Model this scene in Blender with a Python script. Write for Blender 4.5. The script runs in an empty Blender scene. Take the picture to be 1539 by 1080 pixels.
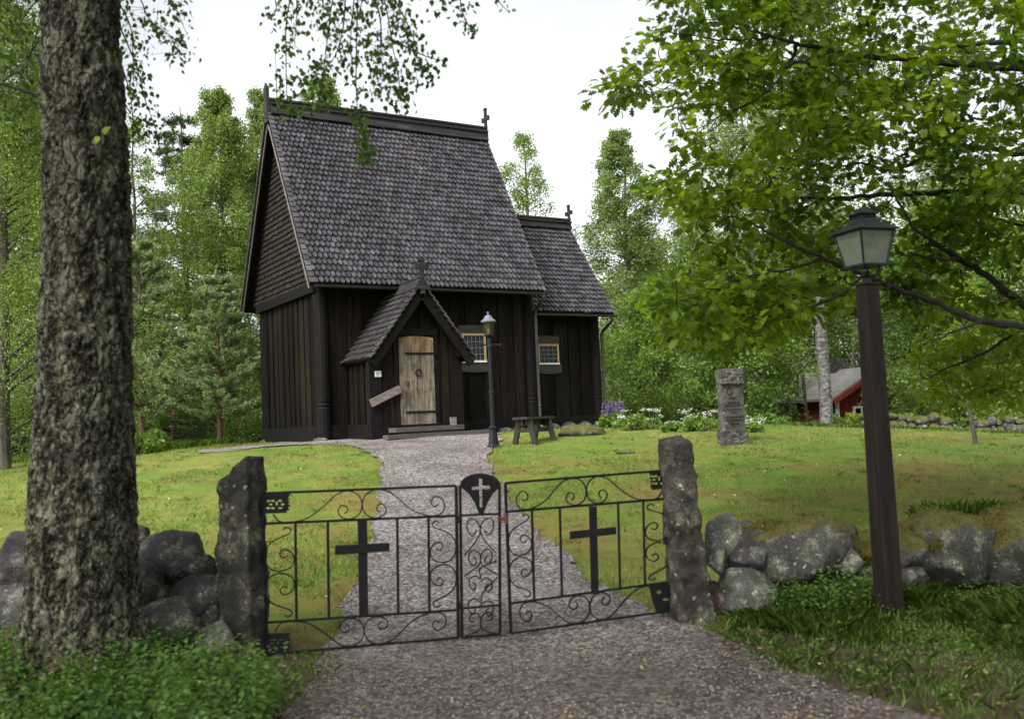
import bpy, bmesh, math, random
import numpy as np
from mathutils import Vector, Matrix, noise
random.seed(7)
RNG = np.random.default_rng(7)
SC = bpy.context.scene
COL = SC.collection
R_ = math.radians

# ------------------------------------------------------------------ camera
CF, CP, CR, CH = 1491.3, .0633, .0443, 1.6
_H = np.array([1, 0, 0.]); _U = np.array([0, -math.sin(CP), math.cos(CP)]); FW = np.array([0, math.cos(CP), math.sin(CP)])
RT = math.cos(CR)*_H - math.sin(CR)*_U
UP = math.sin(CR)*_H + math.cos(CR)*_U
CAMP = np.array([0, 0, CH])
cam = bpy.data.objects.new('camera', bpy.data.cameras.new('camera')); COL.objects.link(cam)
M = Matrix.Identity(4)
for i in range(3):
    M[i][0] = RT[i]; M[i][1] = UP[i]; M[i][2] = -FW[i]; M[i][3] = CAMP[i]
cam.matrix_world = M
cam.data.sensor_width = 36; cam.data.lens = CF/1539*36
cam.data.clip_end = 1500; cam.data.clip_start = .05
cam.data.dof.use_dof = True; cam.data.dof.focus_distance = 19.5; cam.data.dof.aperture_fstop = 2.2
SC.camera = cam

def ray(px, py):
    return FW + RT*(px-769.5)/CF - UP*(py-540)/CF
def P(px, py, Y):
    d = ray(px, py); return CAMP + d*(Y/d[1])

# ------------------------------------------------------------------ terrain
def sp(v, k=1.0):
    v = np.asarray(v, float)
    return np.log1p(np.exp(np.clip(v/k, -40, 40)))*k
def H(x, y):
    x = np.asarray(x, float); y = np.asarray(y, float)
    t = np.clip((y-7.2)/12.3, 0, 1); s = .45*t+.55*t*t*(3-2*t)
    z = 1.40*s
    z = z - np.minimum(.085*sp(x-4.2)*s, 1.0) - np.minimum(.05*sp(-x-6)*s, .6)
    z = z - np.clip(.022*(y-27), 0, .7)
    z = z + .018*np.sin(x*1.3+y*.7)*np.sin(y*1.1-x*.4) + .012*np.sin(x*2.9+1)*np.cos(y*2.3)
    v = np.clip(1-np.abs(y-6.6)/1.6, 0, 1)
    z = z + .10*v*np.clip((np.abs(x-.1)-1.9)/1.5, 0, 1)
    f = np.clip((np.hypot(x, y-15)-60)/60, 0, 1)
    return z*(1-f) + .6*f
def Hf(x, y): return float(H(x, y))
def G(px, py):
    d = ray(px, py); t = 2.0
    for _ in range(4000):
        q = CAMP+d*t
        if q[2] <= Hf(q[0], q[1]): break
        t += .02
    return CAMP+d*t
def onplane(px, py, o, n):
    d = ray(px, py); return CAMP + d*(np.dot(np.array(o)-CAMP, n)/np.dot(d, n))

# ------------------------------------------------------------------ object helpers
def tag(o, label=None, cat=None, group=None, kind=None):
    if label: o['label'] = label
    if cat: o['category'] = cat
    if group: o['group'] = group
    if kind: o['kind'] = kind
    return o
def empty(name, loc, rz=0, label=None, cat=None, group=None):
    o = bpy.data.objects.new(name, None); COL.objects.link(o)
    o.location = Vector([float(v) for v in loc]); o.rotation_euler = (0, 0, rz); o.empty_display_size = .2
    return tag(o, label, cat, group)
def link(name, me, m=None, parent=None, loc=None, smooth=False):
    o = bpy.data.objects.new(name, me); COL.objects.link(o)
    if m is not None: me.materials.append(m)
    if parent is not None: o.parent = parent
    if loc is not None: o.location = Vector([float(v) for v in loc])
    if smooth:
        me.polygons.foreach_set('use_smooth', np.ones(len(me.polygons), bool))
    return o
class MB:
    def __init__(s): s.v = []; s.f = []
    def add(s, vs, fs):
        b = len(s.v); s.v += [tuple(map(float, q)) for q in vs]; s.f += [tuple(b+i for i in q) for q in fs]
    def hexa(s, c):       # 8 corners: bottom 4 (ccw), top 4
        s.add(c, [(3, 2, 1, 0), (4, 5, 6, 7), (0, 1, 5, 4), (1, 2, 6, 5), (2, 3, 7, 6), (3, 0, 4, 7)])
    def box(s, lo, hi, mtx=None):
        x0, y0, z0 = lo; x1, y1, z1 = hi
        c = [(x0, y0, z0), (x1, y0, z0), (x1, y1, z0), (x0, y1, z0), (x0, y0, z1), (x1, y0, z1), (x1, y1, z1), (x0, y1, z1)]
        if mtx is not None: c = [tuple(mtx @ Vector(q)) for q in c]
        s.hexa(c)
    def beam(s, a, b, w, h, up=(0, 0, 1), ext=0):   # box from a to b; w across, h along up
        a = np.array(a, float); b = np.array(b, float); d = b-a; L = np.linalg.norm(d); d /= L
        a = a-d*ext; b = b+d*ext
        u = np.array(up, float); u = u-d*np.dot(u, d)
        if np.linalg.norm(u) < 1e-5: u = np.array([1, 0, 0.])-d*d[0]
        u /= np.linalg.norm(u); sd = np.cross(d, u)
        c = []
        for k in (-.5, .5):
            c += [a+sd*(-w/2)+u*h*k, a+sd*(w/2)+u*h*k, b+sd*(w/2)+u*h*k, b+sd*(-w/2)+u*h*k]
        s.hexa(c)
    def tube(s, pts, r, n=6, cap=True):
        pts = [np.array(q, float) for q in pts]; m = len(pts)
        rr = r if hasattr(r, '__len__') else [r]*m
        b = len(s.v); ref = None
        for i in range(m):
            d = pts[min(i+1, m-1)]-pts[max(i-1, 0)]; L = np.linalg.norm(d); d = d/(L if L > 1e-9 else 1)
            if ref is None:
                ref = np.array([0, 0, 1.]) if abs(d[2]) < .9 else np.array([1, 0, 0.])
            u = ref-d*np.dot(ref, d); u /= np.linalg.norm(u)+1e-12; ref = u; w = np.cross(d, u)
            for k in range(n):
                a = 2*math.pi*k/n
                s.v.append(tuple(pts[i]+rr[i]*(math.cos(a)*u+math.sin(a)*w)))
        for i in range(m-1):
            for k in range(n):
                s.f.append((b+i*n+k, b+i*n+(k+1) % n, b+(i+1)*n+(k+1) % n, b+(i+1)*n+k))
        if cap:
            s.f.append(tuple(b+k for k in range(n))[::-1]); s.f.append(tuple(b+(m-1)*n+k for k in range(n)))
    def lathe(s, prof, n=16, c=(0, 0, 0)):
        b = len(s.v); m = len(prof)
        for r, z in prof:
            for k in range(n):
                a = 2*math.pi*(k+.5)/n; s.v.append((c[0]+r*math.cos(a), c[1]+r*math.sin(a), c[2]+z))
        for i in range(m-1):
            for k in range(n):
                s.f.append((b+i*n+k, b+i*n+(k+1) % n, b+(i+1)*n+(k+1) % n, b+(i+1)*n+k))
        s.f.append(tuple(b+k for k in range(n))[::-1]); s.f.append(tuple(b+(m-1)*n+k for k in range(n)))
    def mesh(s, name):
        me = bpy.data.meshes.new(name); me.from_pydata(s.v, [], s.f); me.update()
        return me
    def build(s, name, m, parent=None, loc=None, smooth=False, bevel=0):
        me = s.mesh(name)
        if bevel:
            bm = bmesh.new(); bm.from_mesh(me)
            bmesh.ops.bevel(bm, geom=list(bm.edges), offset=bevel, segments=1, affect='EDGES'); bm.to_mesh(me); bm.free()
        return link(name, me, m, parent, loc, smooth)
def smoothpts(pts, k=6):
    pts = [np.array(q, float) for q in pts]; out = []; n = len(pts)
    for i in range(n-1):
        p0 = pts[max(i-1, 0)]; p1 = pts[i]; p2 = pts[i+1]; p3 = pts[min(i+2, n-1)]
        for j in range(k):
            t = j/k
            out.append(.5*((2*p1)+(-p0+p2)*t+(2*p0-5*p1+4*p2-p3)*t*t+(-p0+3*p1-3*p2+p3)*t**3))
    out.append(pts[-1]); return out

def ngons(name, V, k):
    """mesh of N separate k-gons; V is (N,k,3)"""
    N = V.shape[0]
    me = bpy.data.meshes.new(name)
    me.vertices.add(N*k); me.vertices.foreach_set('co', V.reshape(-1).astype(np.float32))
    me.loops.add(N*k); me.loops.foreach_set('vertex_index', np.arange(N*k, dtype=np.int32))
    me.polygons.add(N); me.polygons.foreach_set('loop_start', np.arange(0, N*k, k, dtype=np.int32))
    me.update(calc_edges=True)
    return me
RHOMB = np.array([[0, 0, 0], [.4, .36, .05], [1, 0, -.05], [.4, -.36, .05]])
BIRCH = np.array([[0, 0, 0], [.12, .30, .03], [.42, .36, .06], [1, 0, -.06], [.42, -.36, .06], [.12, -.30, .03]])
OVAL = np.array([[0, 0, 0], [.25, .24, .03], [.65, .26, .04], [1, 0, -.04], [.65, -.26, .04], [.25, -.24, .03]])
def _oak():
    up = [(0, .02), (.14, .05), (.2, .19), (.3, .21), (.34, .10), (.42, .30), (.55, .34), (.57, .15), (.68, .36), (.82, .33), (.79, .14), (.92, .20), (1, .0)]
    pts = [(x, y) for x, y in up]+[(x, -y) for x, y in up[-2:0:-1]]
    return np.array([[x, y, .25*abs(y)-.12*x*x] for x, y in pts])
OAK = _oak()
GRASSB = np.array([[0, -.5, 0], [0, .5, 0], [1, 0, 0]])
def norm(a): return a/(np.linalg.norm(a, axis=-1, keepdims=True)+1e-12)
def leaves(name, pos, ax, nr, size, T, width=1.0):
    ax = norm(ax); nr = nr-ax*np.sum(ax*nr, -1, keepdims=True); nr = norm(nr); bi = np.cross(nr, ax)
    size = np.asarray(size).reshape(-1, 1, 1); w = np.asarray(width).reshape(-1, 1, 1) if hasattr(width, '__len__') else width
    V = pos[:, None, :]+size*(ax[:, None, :]*T[None, :, 0:1]+w*bi[:, None, :]*T[None, :, 1:2]+nr[:, None, :]*T[None, :, 2:3])
    return ngons(name, V, T.shape[0])
def rnd3(n, rng=RNG): return rng.normal(size=(n, 3))

# ------------------------------------------------------------------ materials
def newmat(name):
    m = bpy.data.materials.new(name); m.use_nodes = True
    nt = m.node_tree; b = nt.nodes['Principled BSDF']
    return m, nt, b
def nd(nt, t, **kw):
    n = nt.nodes.new(t)
    for k, v in kw.items():
        if k in n.inputs: n.inputs[k].default_value = v
        else: setattr(n, k, v)
    return n
def coords(nt, stretch=(1, 1, 1), src='Object'):
    tc = nd(nt, 'ShaderNodeTexCoord'); mp = nd(nt, 'ShaderNodeMapping'); mp.inputs['Scale'].default_value = stretch
    nt.links.new(tc.outputs[src], mp.inputs['Vector']); return mp.outputs['Vector']
def ramp(nt, fac, stops):
    r = nd(nt, 'ShaderNodeValToRGB'); e = r.color_ramp.elements
    while len(e) < len(stops): e.new(.5)
    for q, (p_, c) in zip(e, stops): q.position = p_; q.color = (*c, 1)
    nt.links.new(fac, r.inputs['Fac']); return r.outputs['Color']
def tex(nt, vec, scale, detail=5, rough=.6, dist=0):
    n = nd(nt, 'ShaderNodeTexNoise', Scale=scale, Detail=detail, Roughness=rough, Distortion=dist)
    nt.links.new(vec, n.inputs['Vector']); return n.outputs['Fac']
def mixc(nt, fac, a, b, mode='MIX'):
    m = nd(nt, 'ShaderNodeMix', data_type='RGBA', blend_type=mode)
    for sock, val in ((m.inputs[0], fac), (m.inputs[6], a), (m.inputs[7], b)):
        if hasattr(val, 'links') or hasattr(val, 'is_linked'): nt.links.new(val, sock)
        elif isinstance(val, (tuple, list)): sock.default_value = (*val, 1) if len(val) == 3 else val
        else: sock.default_value = val
    return m.outputs[2]
def islandvar(nt, col, lo, hi):
    g = nd(nt, 'ShaderNodeNewGeometry'); mr = nd(nt, 'ShaderNodeMapRange'); mr.inputs['To Min'].default_value = lo; mr.inputs['To Max'].default_value = hi
    nt.links.new(g.outputs['Random Per Island'], mr.inputs['Value'])
    h = nd(nt, 'ShaderNodeHueSaturation'); nt.links.new(mr.outputs[0], h.inputs['Value']); nt.links.new(col, h.inputs['Color'])
    return h.outputs['Color']
def bump(nt, b, height, strength, dist=.02, prev=None):
    n = nd(nt, 'ShaderNodeBump', Strength=strength, Distance=dist); nt.links.new(height, n.inputs['Height'])
    if prev is not None: nt.links.new(prev, n.inputs['Normal'])
    nt.links.new(n.outputs[0], b.inputs['Normal']); return n.outputs[0]
def noisy(name, stops, scale=6, detail=6, rough=.7, bmp=.3, bscale=None, stretch=(1, 1, 1), isl=None, metal=0, spec=.4, bdist=.02, src='Object', streak=None):
    m, nt, b = newmat(name); v = coords(nt, stretch, src)
    n = tex(nt, v, scale, detail); c = ramp(nt, n, stops)
    if streak: c = mixc(nt, 1.0, c, ramp(nt, tex(nt, coords(nt, streak[0]), 1.0, 5, .6), [(.33, streak[1]), (.5, (1, 1, 1)), (.68, streak[2])]), 'MULTIPLY')
    if isl: c = islandvar(nt, c, *isl)
    nt.links.new(c, b.inputs['Base Color']); b.inputs['Roughness'].default_value = rough; b.inputs['Metallic'].default_value = metal
    b.inputs['Specular IOR Level'].default_value = spec
    if bmp: bump(nt, b, tex(nt, v, bscale or scale*2, 6), bmp, bdist)
    return m
def leafmat(name, c1, c2, tr=.4, isl=(.7, 1.3), clump=.6, rough=.5, c3=None):
    m, nt, b = newmat(name); v = coords(nt, (1, 1, 1))
    c = ramp(nt, tex(nt, v, clump, 3 if c3 is None else 6), [(.35, c1), (.65, c2)] if c3 is None else [(.34, c1), (.52, c2), (.66, c3)])
    c = islandvar(nt, c, *isl)
    nt.links.new(c, b.inputs['Base Color']); b.inputs['Roughness'].default_value = rough
    b.inputs['Specular IOR Level'].default_value = .25
    t = nd(nt, 'ShaderNodeBsdfTranslucent')
    tcol = mixc(nt, 1.0, c, (1.5, 1.6, .55), 'MULTIPLY'); nt.links.new(tcol, t.inputs['Color'])
    mx = nd(nt, 'ShaderNodeMixShader', Fac=tr); nt.links.new(b.outputs[0], mx.inputs[1]); nt.links.new(t.outputs[0], mx.inputs[2])
    nt.links.new(mx.outputs[0], nt.nodes['Material Output'].inputs['Surface'])
    return m

TAR = noisy('tarred_board', [(.3, (.0045, .0038, .0032)), (.55, (.0085, .007, .0052)), (.72, (.019, .0135, .008)), (.9, (.060, .038, .02))], 3.0, 8, .7, .5, 9, (7, 7, .5), (.5, 1.6), spec=.08, streak=((1.3, 1.3, .5), (.7, .7, .7), (1.5, 1.38, 1.22)))
TARG = noisy('tarred_gable_shingle', [(.3, (.008, .0065, .005)), (.6, (.020, .0155, .0115)), (.8, (.05, .036, .024))], 5, 6, .75, .4, 14, (3, 3, 3), (.5, 1.6), spec=.2)
TARK = noisy('tarred_timber', [(.3, (.0045, .004, .004)), (.6, (.009, .008, .0075)), (.85, (.022, .018, .015))], 4, 7, .65, .4, 10, (2, 2, 2), (.8, 1.2), spec=.10)
SHIN = noisy('tarred_roof_shingle', [(.25, (.028, .0262, .0295)), (.55, (.052, .049, .0555)), (.8, (.088, .085, .095))], 4, 6, .5, .3, 40, (1, 1, 1), (.6, 1.45), spec=.5, streak=((1.6, .35, .35), (.74, .74, .72), (1.28, 1.25, 1.2)))
SHINP = noisy('tarred_porch_shingle', [(.25, (.022, .019, .020)), (.55, (.045, .041, .042)), (.8, (.085, .078, .08))], 9, 6, .55, .35, 40, (1, 1, 1), (.6, 1.4), spec=.5)
RIDGE = noisy('weathered_ridge_board', [(.3, (.010, .0095, .010)), (.55, (.021, .020, .020)), (.75, (.075, .065, .058))], 2.5, 8, .65, .3, 8, (.35, 5, 5), (.85, 1.15), spec=.25)
GREYW = noisy('weathered_grey_plank', [(.3, (.10, .085, .075)), (.6, (.19, .165, .15)), (.85, (.27, .24, .22))], 4, 8, .8, .4, 12, (1, 6, 6), (.8, 1.2))
IRON = noisy('black_wrought_iron', [(.3, (.004, .004, .0045)), (.7, (.010, .010, .011)), (.9, (.03, .022, .018))], 20, 5, .55, .15, 60, spec=.16)
IRONB = noisy('blue_black_cast_iron', [(.3, (.006, .0075, .009)), (.7, (.014, .016, .019)), (.9, (.045, .045, .042))], 12, 6, .5, .2, 40, spec=.25)
GUT = noisy('dark_brown_gutter_metal', [(.3, (.02, .017, .016)), (.7, (.042, .036, .034)), (.9, (.10, .09, .085))], 4, 5, .4, .1, 20, spec=.5)
WPALE = noisy('pale_pine_frame', [(.3, (.34, .235, .115)), (.7, (.47, .345, .18))], 5, 5, .6, .1)
WWHITE = noisy('white_painted_sill', [(.3, (.6, .58, .55)), (.7, (.75, .73, .7))], 6, 5, .55, .1)
LEAD = noisy('lead_came', [(.3, (.07, .09, .09)), (.7, (.13, .16, .16))], 8, 4, .5, 0, spec=.5)
RUST = noisy('rusty_iron', [(.3, (.06, .02, .01)), (.7, (.13, .05, .025))], 20, 5, .8, .2)

def m_glass():
    m, nt, b = newmat('dark_window_glass')
    v = coords(nt); c = ramp(nt, tex(nt, v, 3, 3), [(.4, (.004, .006, .004)), (.7, (.012, .018, .010))])
    nt.links.new(c, b.inputs['Base Color']); b.inputs['Roughness'].default_value = .12; b.inputs['Specular IOR Level'].default_value = .35
    bump(nt, b, tex(nt, v, 12, 2), .1, .01); return m
GLASS = m_glass()
def m_frost(name, col, tr):
    m, nt, b = newmat(name)
    v = coords(nt); c = ramp(nt, tex(nt, v, 9, 5), [(.35, tuple(k*.7 for k in col)), (.7, col)])
    nt.links.new(c, b.inputs['Base Color']); b.inputs['Roughness'].default_value = .3
    t = nd(nt, 'ShaderNodeBsdfTranslucent'); nt.links.new(c, t.inputs['Color'])
    tp = nd(nt, 'ShaderNodeBsdfTransparent'); tp.inputs[0].default_value = (.8, .84, .78, 1)
    a = nd(nt, 'ShaderNodeMixShader', Fac=.5); nt.links.new(b.outputs[0], a.inputs[1]); nt.links.new(t.outputs[0], a.inputs[2])
    a2 = nd(nt, 'ShaderNodeMixShader', Fac=tr); nt.links.new(a.outputs[0], a2.inputs[1]); nt.links.new(tp.outputs[0], a2.inputs[2])
    nt.links.new(a2.outputs[0], nt.nodes['Material Output'].inputs['Surface']); return m
FROST = m_frost('dusty_lantern_glass', (.50, .54, .44), .48)
FROSTY = m_frost('yellowed_lantern_glass', (.16, .15, .06), .35)

def m_door():
    m, nt, b = newmat('weathered_door_plank'); v = coords(nt, (6, 6, .45))
    c = ramp(nt, tex(nt, v, 4, 9, .65), [(.30, (.035, .027, .02)), (.42, (.12, .095, .068)), (.58, (.23, .195, .14)), (.78, (.38, .335, .25))])
    v2 = coords(nt, (1, 1, 1)); n2 = tex(nt, v2, 2.2, 4)
    sep = nd(nt, 'ShaderNodeSeparateXYZ'); nt.links.new(v2, sep.inputs[0])
    mr = nd(nt, 'ShaderNodeMapRange'); mr.inputs['From Min'].default_value = 1.5; mr.inputs['From Max'].default_value = 2.0; nt.links.new(sep.outputs['Z'], mr.inputs['Value'])
    mr2 = nd(nt, 'ShaderNodeMapRange'); mr2.inputs['From Min'].default_value = .7; mr2.inputs['From Max'].default_value = .1; nt.links.new(sep.outputs['Z'], mr2.inputs['Value'])
    mu = nd(nt, 'ShaderNodeMath', operation='MULTIPLY'); nt.links.new(mr.outputs[0], mu.inputs[0]); nt.links.new(n2, mu.inputs[1])
    c = mixc(nt, mu.outputs[0], c, (.42, .24, .06)); 
    mu2 = nd(nt, 'ShaderNodeMath', operation='MULTIPLY'); nt.links.new(mr2.outputs[0], mu2.inputs[0]); mu2.inputs[1].default_value = .6
    c = mixc(nt, mu2.outputs[0], c, (.13, .115, .10))
    st = ramp(nt, tex(nt, coords(nt, (1.2, 1.2, .6)), 3.2, 6, .7), [(.46, (1, 1, 1)), (.64, (.26, .22, .18))])
    c = mixc(nt, .9, c, st, 'MULTIPLY')
    c = islandvar(nt, c, .85, 1.12); nt.links.new(c, b.inputs['Base Color']); b.inputs['Roughness'].default_value = .75
    bump(nt, b, tex(nt, v, 12, 8), .5, .01); return m
DOORM = m_door()

def m_stone(name, stops, lich=(.30, .32, .24), la=.5, scale=3.5, moss=None, ls=7, lo=.52):
    m, nt, b = newmat(name); v = coords(nt)
    c = ramp(nt, tex(nt, v, scale, 8, .65), stops)
    lf = ramp(nt, tex(nt, v, ls, 8, .7), [(lo, (0, 0, 0)), (lo+.1, (la, la, la))])
    c = mixc(nt, lf, c, lich)
    lf2 = ramp(nt, tex(nt, v, ls*3.1, 3, .5), [(.66, (0, 0, 0)), (.70, (.8*la, .8*la, .8*la))])
    c = mixc(nt, lf2, c, (.5, .5, .44))
    spk = ramp(nt, tex(nt, v, 60, 4, .65), [(.38, (.45, .45, .45)), (.5, (.95, .95, .95)), (.66, (1.6, 1.6, 1.55))]); c = mixc(nt, .8, c, spk, 'MULTIPLY')
    big = ramp(nt, tex(nt, v, 2.2, 5, .6), [(.35, (.55, .53, .5)), (.65, (1.25, 1.25, 1.2))]); c = mixc(nt, .8, c, big, 'MULTIPLY')
    if moss:
        g = nd(nt, 'ShaderNodeNewGeometry'); sx = nd(nt, 'ShaderNodeSeparateXYZ'); nt.links.new(g.outputs['Normal'], sx.inputs[0])
        ad = nd(nt, 'ShaderNodeMath', operation='MULTIPLY_ADD'); nt.links.new(tex(nt, v, 4, 5), ad.inputs[0]); ad.inputs[1].default_value = 1.2; nt.links.new(sx.outputs['Z'], ad.inputs[2])
        mf = ramp(nt, ad.outputs[0], [(.62, (0, 0, 0)), (.80, (1, 1, 1))]) if moss is True else ramp(nt, ad.outputs[0], [(moss, (0, 0, 0)), (min(moss+.15, 1), (1, 1, 1))])
        mc = ramp(nt, tex(nt, v, 6, 6), [(.35, (.040, .048, .010)), (.6, (.085, .075, .018)), (.8, (.06, .03, .010))])
        c = mixc(nt, mf, c, mc)
    nt.links.new(c, b.inputs['Base Color']); b.inputs['Roughness'].default_value = .85; b.inputs['Specular IOR Level'].default_value = .3
    b1 = bump(nt, b, tex(nt, v, scale*2.5, 8, .7), .6, .05)
    bump(nt, b, tex(nt, v, 45, 5), .5, .012, b1); return m
STG = m_stone('lichened_grey_granite', [(.3, (.028, .027, .025)), (.55, (.06, .058, .053)), (.75, (.105, .10, .09))], la=.4)
STD = m_stone('dark_smooth_granite', [(.3, (.018, .017, .017)), (.55, (.040, .037, .038)), (.75, (.066, .062, .062))], la=.25)
STR = m_stone('reddish_granite', [(.3, (.028, .018, .015)), (.55, (.058, .038, .033)), (.75, (.09, .066, .058))], la=.25)
STP = m_stone('pale_lichened_granite', [(.3, (.04, .04, .035)), (.55, (.085, .084, .072)), (.75, (.15, .15, .125))], lich=(.22, .24, .175), la=.7)
STM = m_stone('moss_topped_granite', [(.3, (.03, .029, .026)), (.55, (.07, .068, .058)), (.75, (.125, .12, .10))], lich=(.2, .215, .16), la=.6, moss=.9)
STPOST = m_stone('gatepost_granite', [(.3, (.016, .0145, .012)), (.5, (.036, .033, .027)), (.72, (.072, .067, .054))], lich=(.15, .155, .11), la=.65, scale=6, ls=6.5, lo=.52)
STST = m_stone('grey_memorial_stone', [(.3, (.05, .048, .044)), (.55, (.10, .096, .09)), (.75, (.15, .145, .135))], lich=(.05, .048, .045), la=.6, scale=4, ls=3.5, lo=.56)
MOSS = noisy('golden_green_moss', [(.3, (.030, .036, .008)), (.5, (.066, .062, .014)), (.7, (.12, .095, .024)), (.85, (.075, .036, .012))], 7, 7, .95, .9, 60, spec=.1, bdist=.03)
CARVE = noisy('dark_carved_groove', [(.3, (.03, .03, .028)), (.7, (.055, .052, .05))], 10, 4, .9, 0)

def m_bark():
    m, nt, b = newmat('rough_lichened_bark'); v = coords(nt, (1, 1, .42))
    n = tex(nt, v, 9, 9, .68, .3)
    c = ramp(nt, n, [(.34, (.012, .010, .008)), (.45, (.045, .040, .030)), (.54, (.11, .107, .08)), (.70, (.21, .215, .16))])
    v1 = coords(nt, (1, 1, 1)); lf = ramp(nt, tex(nt, v1, 22, 6, .7), [(.52, (0, 0, 0)), (.64, (.7, .7, .7))])
    c = mixc(nt, lf, c, (.20, .21, .135))
    sep = nd(nt, 'ShaderNodeSeparateXYZ'); nt.links.new(v1, sep.inputs[0])
    wf = ramp(nt, tex(nt, coords(nt, (1, 1, .5)), 3, 5), [(.60, (0, 0, 0)), (.72, (.7, .7, .7))]); 
    mr = nd(nt, 'ShaderNodeMapRange'); mr.inputs['From Min'].default_value = 1.6; mr.inputs['From Max'].default_value = 3.4; nt.links.new(sep.outputs['Z'], mr.inputs['Value'])
    mu = nd(nt, 'ShaderNodeMath', operation='MULTIPLY'); nt.links.new(wf, mu.inputs[0]); nt.links.new(mr.outputs[0], mu.inputs[1])
    c = mixc(nt, mu.outputs[0], c, (.19, .18, .165))
    wv = nd(nt, 'ShaderNodeVectorMath', operation='ADD'); nz_ = nd(nt, 'ShaderNodeTexNoise', Scale=7.0, Detail=5.0); nt.links.new(v1, nz_.inputs['Vector'])
    sc_ = nd(nt, 'ShaderNodeVectorMath', operation='SCALE'); sc_.inputs['Scale'].default_value = .22; nt.links.new(nz_.outputs['Color'], sc_.inputs[0])
    nt.links.new(coords(nt, (1, 1, .30)), wv.inputs[0]); nt.links.new(sc_.outputs[0], wv.inputs[1])
    vo = nd(nt, 'ShaderNodeTexVoronoi', Scale=14.0, feature='DISTANCE_TO_EDGE'); nt.links.new(wv.outputs[0], vo.inputs['Vector'])
    crk = ramp(nt, vo.outputs['Distance'], [(.015, (.24, .22, .2)), (.09, (1, 1, 1))])
    c = mixc(nt, .95, c, crk, 'MULTIPLY')
    spk = ramp(nt, tex(nt, v1, 70, 3, .6), [(.40, (.6, .6, .56)), (.62, (1.5, 1.52, 1.4))]); c = mixc(nt, .8, c, spk, 'MULTIPLY')
    nt.links.new(c, b.inputs['Base Color']); b.inputs['Roughness'].default_value = .9; b.inputs['Specular IOR Level'].default_value = .15
    b0 = bump(nt, b, crk, .9, .05)
    b1 = bump(nt, b, n, .8, .06, b0); bump(nt, b, tex(nt, v, 40, 6, .7), .7, .02, b1); return m
BARK = m_bark()
BARKO = noisy('dark_oak_bark', [(.3, (.008, .007, .0055)), (.6, (.022, .019, .015)), (.85, (.06, .056, .044))], 12, 7, .9, .6, 30, (1, 1, .5))
BARKD = noisy('grey_brown_bark', [(.3, (.03, .026, .022)), (.6, (.085, .075, .062)), (.85, (.15, .14, .12))], 8, 7, .9, .6, 25, (1, 1, .4))
BARKW = noisy('white_birch_bark', [(.36, (.025, .023, .021)), (.5, (.085, .08, .072)), (.64, (.17, .165, .15)), (.8, (.27, .265, .25))], 7, 8, .8, .4, 20, (1, 1, 1.8))
BARKP = noisy('reddish_pine_bark', [(.3, (.06, .03, .018)), (.6, (.13, .065, .04)), (.85, (.19, .11, .07))], 8, 6, .9, .5, 25, (1, 1, .5))
L_OAK = leafmat('oak_leaf', (.050, .105, .012), (.19, .255, .018), .56, (.5, 1.5), 1.1)
L_BIR = leafmat('near_birch_leaf', (.038, .078, .013), (.06, .115, .016), .45, (.6, 1.4), .8)
L_FB1 = leafmat('far_birch_leaf', (.130, .195, .046), (.19, .26, .068), .40, (.6, 1.4), .45)
L_FB2 = leafmat('grey_green_birch_leaf', (.125, .182, .058), (.18, .24, .082), .40, (.6, 1.4), .45)
L_MAP = leafmat('maple_leaf', (.10, .175, .032), (.15, .235, .045), .42, (.65, 1.35), .5)
L_YEL = leafmat('yellow_green_leaf', (.15, .22, .018), (.22, .29, .03), .48, (.7, 1.3), .8)
L_WOOD = leafmat('woodland_leaf', (.08, .135, .03), (.14, .205, .048), .40, (.5, 1.45), .25)
L_PINE = leafmat('pine_needle', (.14, .195, .085), (.21, .27, .135), .28, (.6, 1.4), .8)
L_SPR = leafmat('spruce_needle', (.045, .085, .032), (.08, .13, .05), .16, (.6, 1.4), .6)
L_BIL = leafmat('bilberry_leaf', (.036, .085, .014), (.085, .155, .026), .35, (.6, 1.35), 2.0)
L_LAWN = leafmat('lawn_blade', (.095, .175, .026), (.165, .215, .05), .3, (.6, 1.4), .75, c3=(.17, .14, .05))
L_TALL = leafmat('tall_grass_blade', (.08, .15, .025), (.14, .21, .042), .35, (.65, 1.35), 1.0)
L_RED = leafmat('russet_stem_leaf', (.05, .022, .012), (.09, .045, .02), .2, (.6, 1.4), 2)
L_WHITE = noisy('white_blossom', [(.3, (.42, .44, .34)), (.7, (.62, .63, .54))], 5, 2, .7, 0, isl=(.8, 1.1))
L_PURP = noisy('purple_lupin_petal', [(.3, (.13, .07, .24)), (.7, (.26, .15, .38))], 8, 2, .6, 0, isl=(.7, 1.3))

# ------------------------------------------------------------------ ground
YAW = .5494; A0 = np.array([-3.8843, 20, 1.431])
D1 = np.array([math.cos(YAW), math.sin(YAW), 0]); D2 = np.array([-math.sin(YAW), math.cos(YAW), 0])
def loc_ab(x, y):
    dx = x-A0[0]; dy = y-A0[1]
    return dx*D1[0]+dy*D1[1], dx*D2[0]+dy*D2[1]
def pip(x, y, poly):
    ins = np.zeros(np.shape(x), bool); n = len(poly)
    for i in range(n):
        x1, y1 = poly[i]; x2, y2 = poly[(i+1) % n]
        if y1 == y2: continue
        c = ((y1 > y) != (y2 > y)) & (x < (x2-x1)*(y-y1)/(y2-y1)+x1)
        ins ^= c
    return ins
def gp(l): return [tuple(G(*q)[:2]) for q in l]
PATH = gp([(1420, 1085), (1250, 1030), (1130, 985), (1062, 945), (985, 922), (900, 878), (850, 838), (800, 790), (765, 745), (745, 715), (733, 692), (738, 672), (752, 662)])
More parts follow.
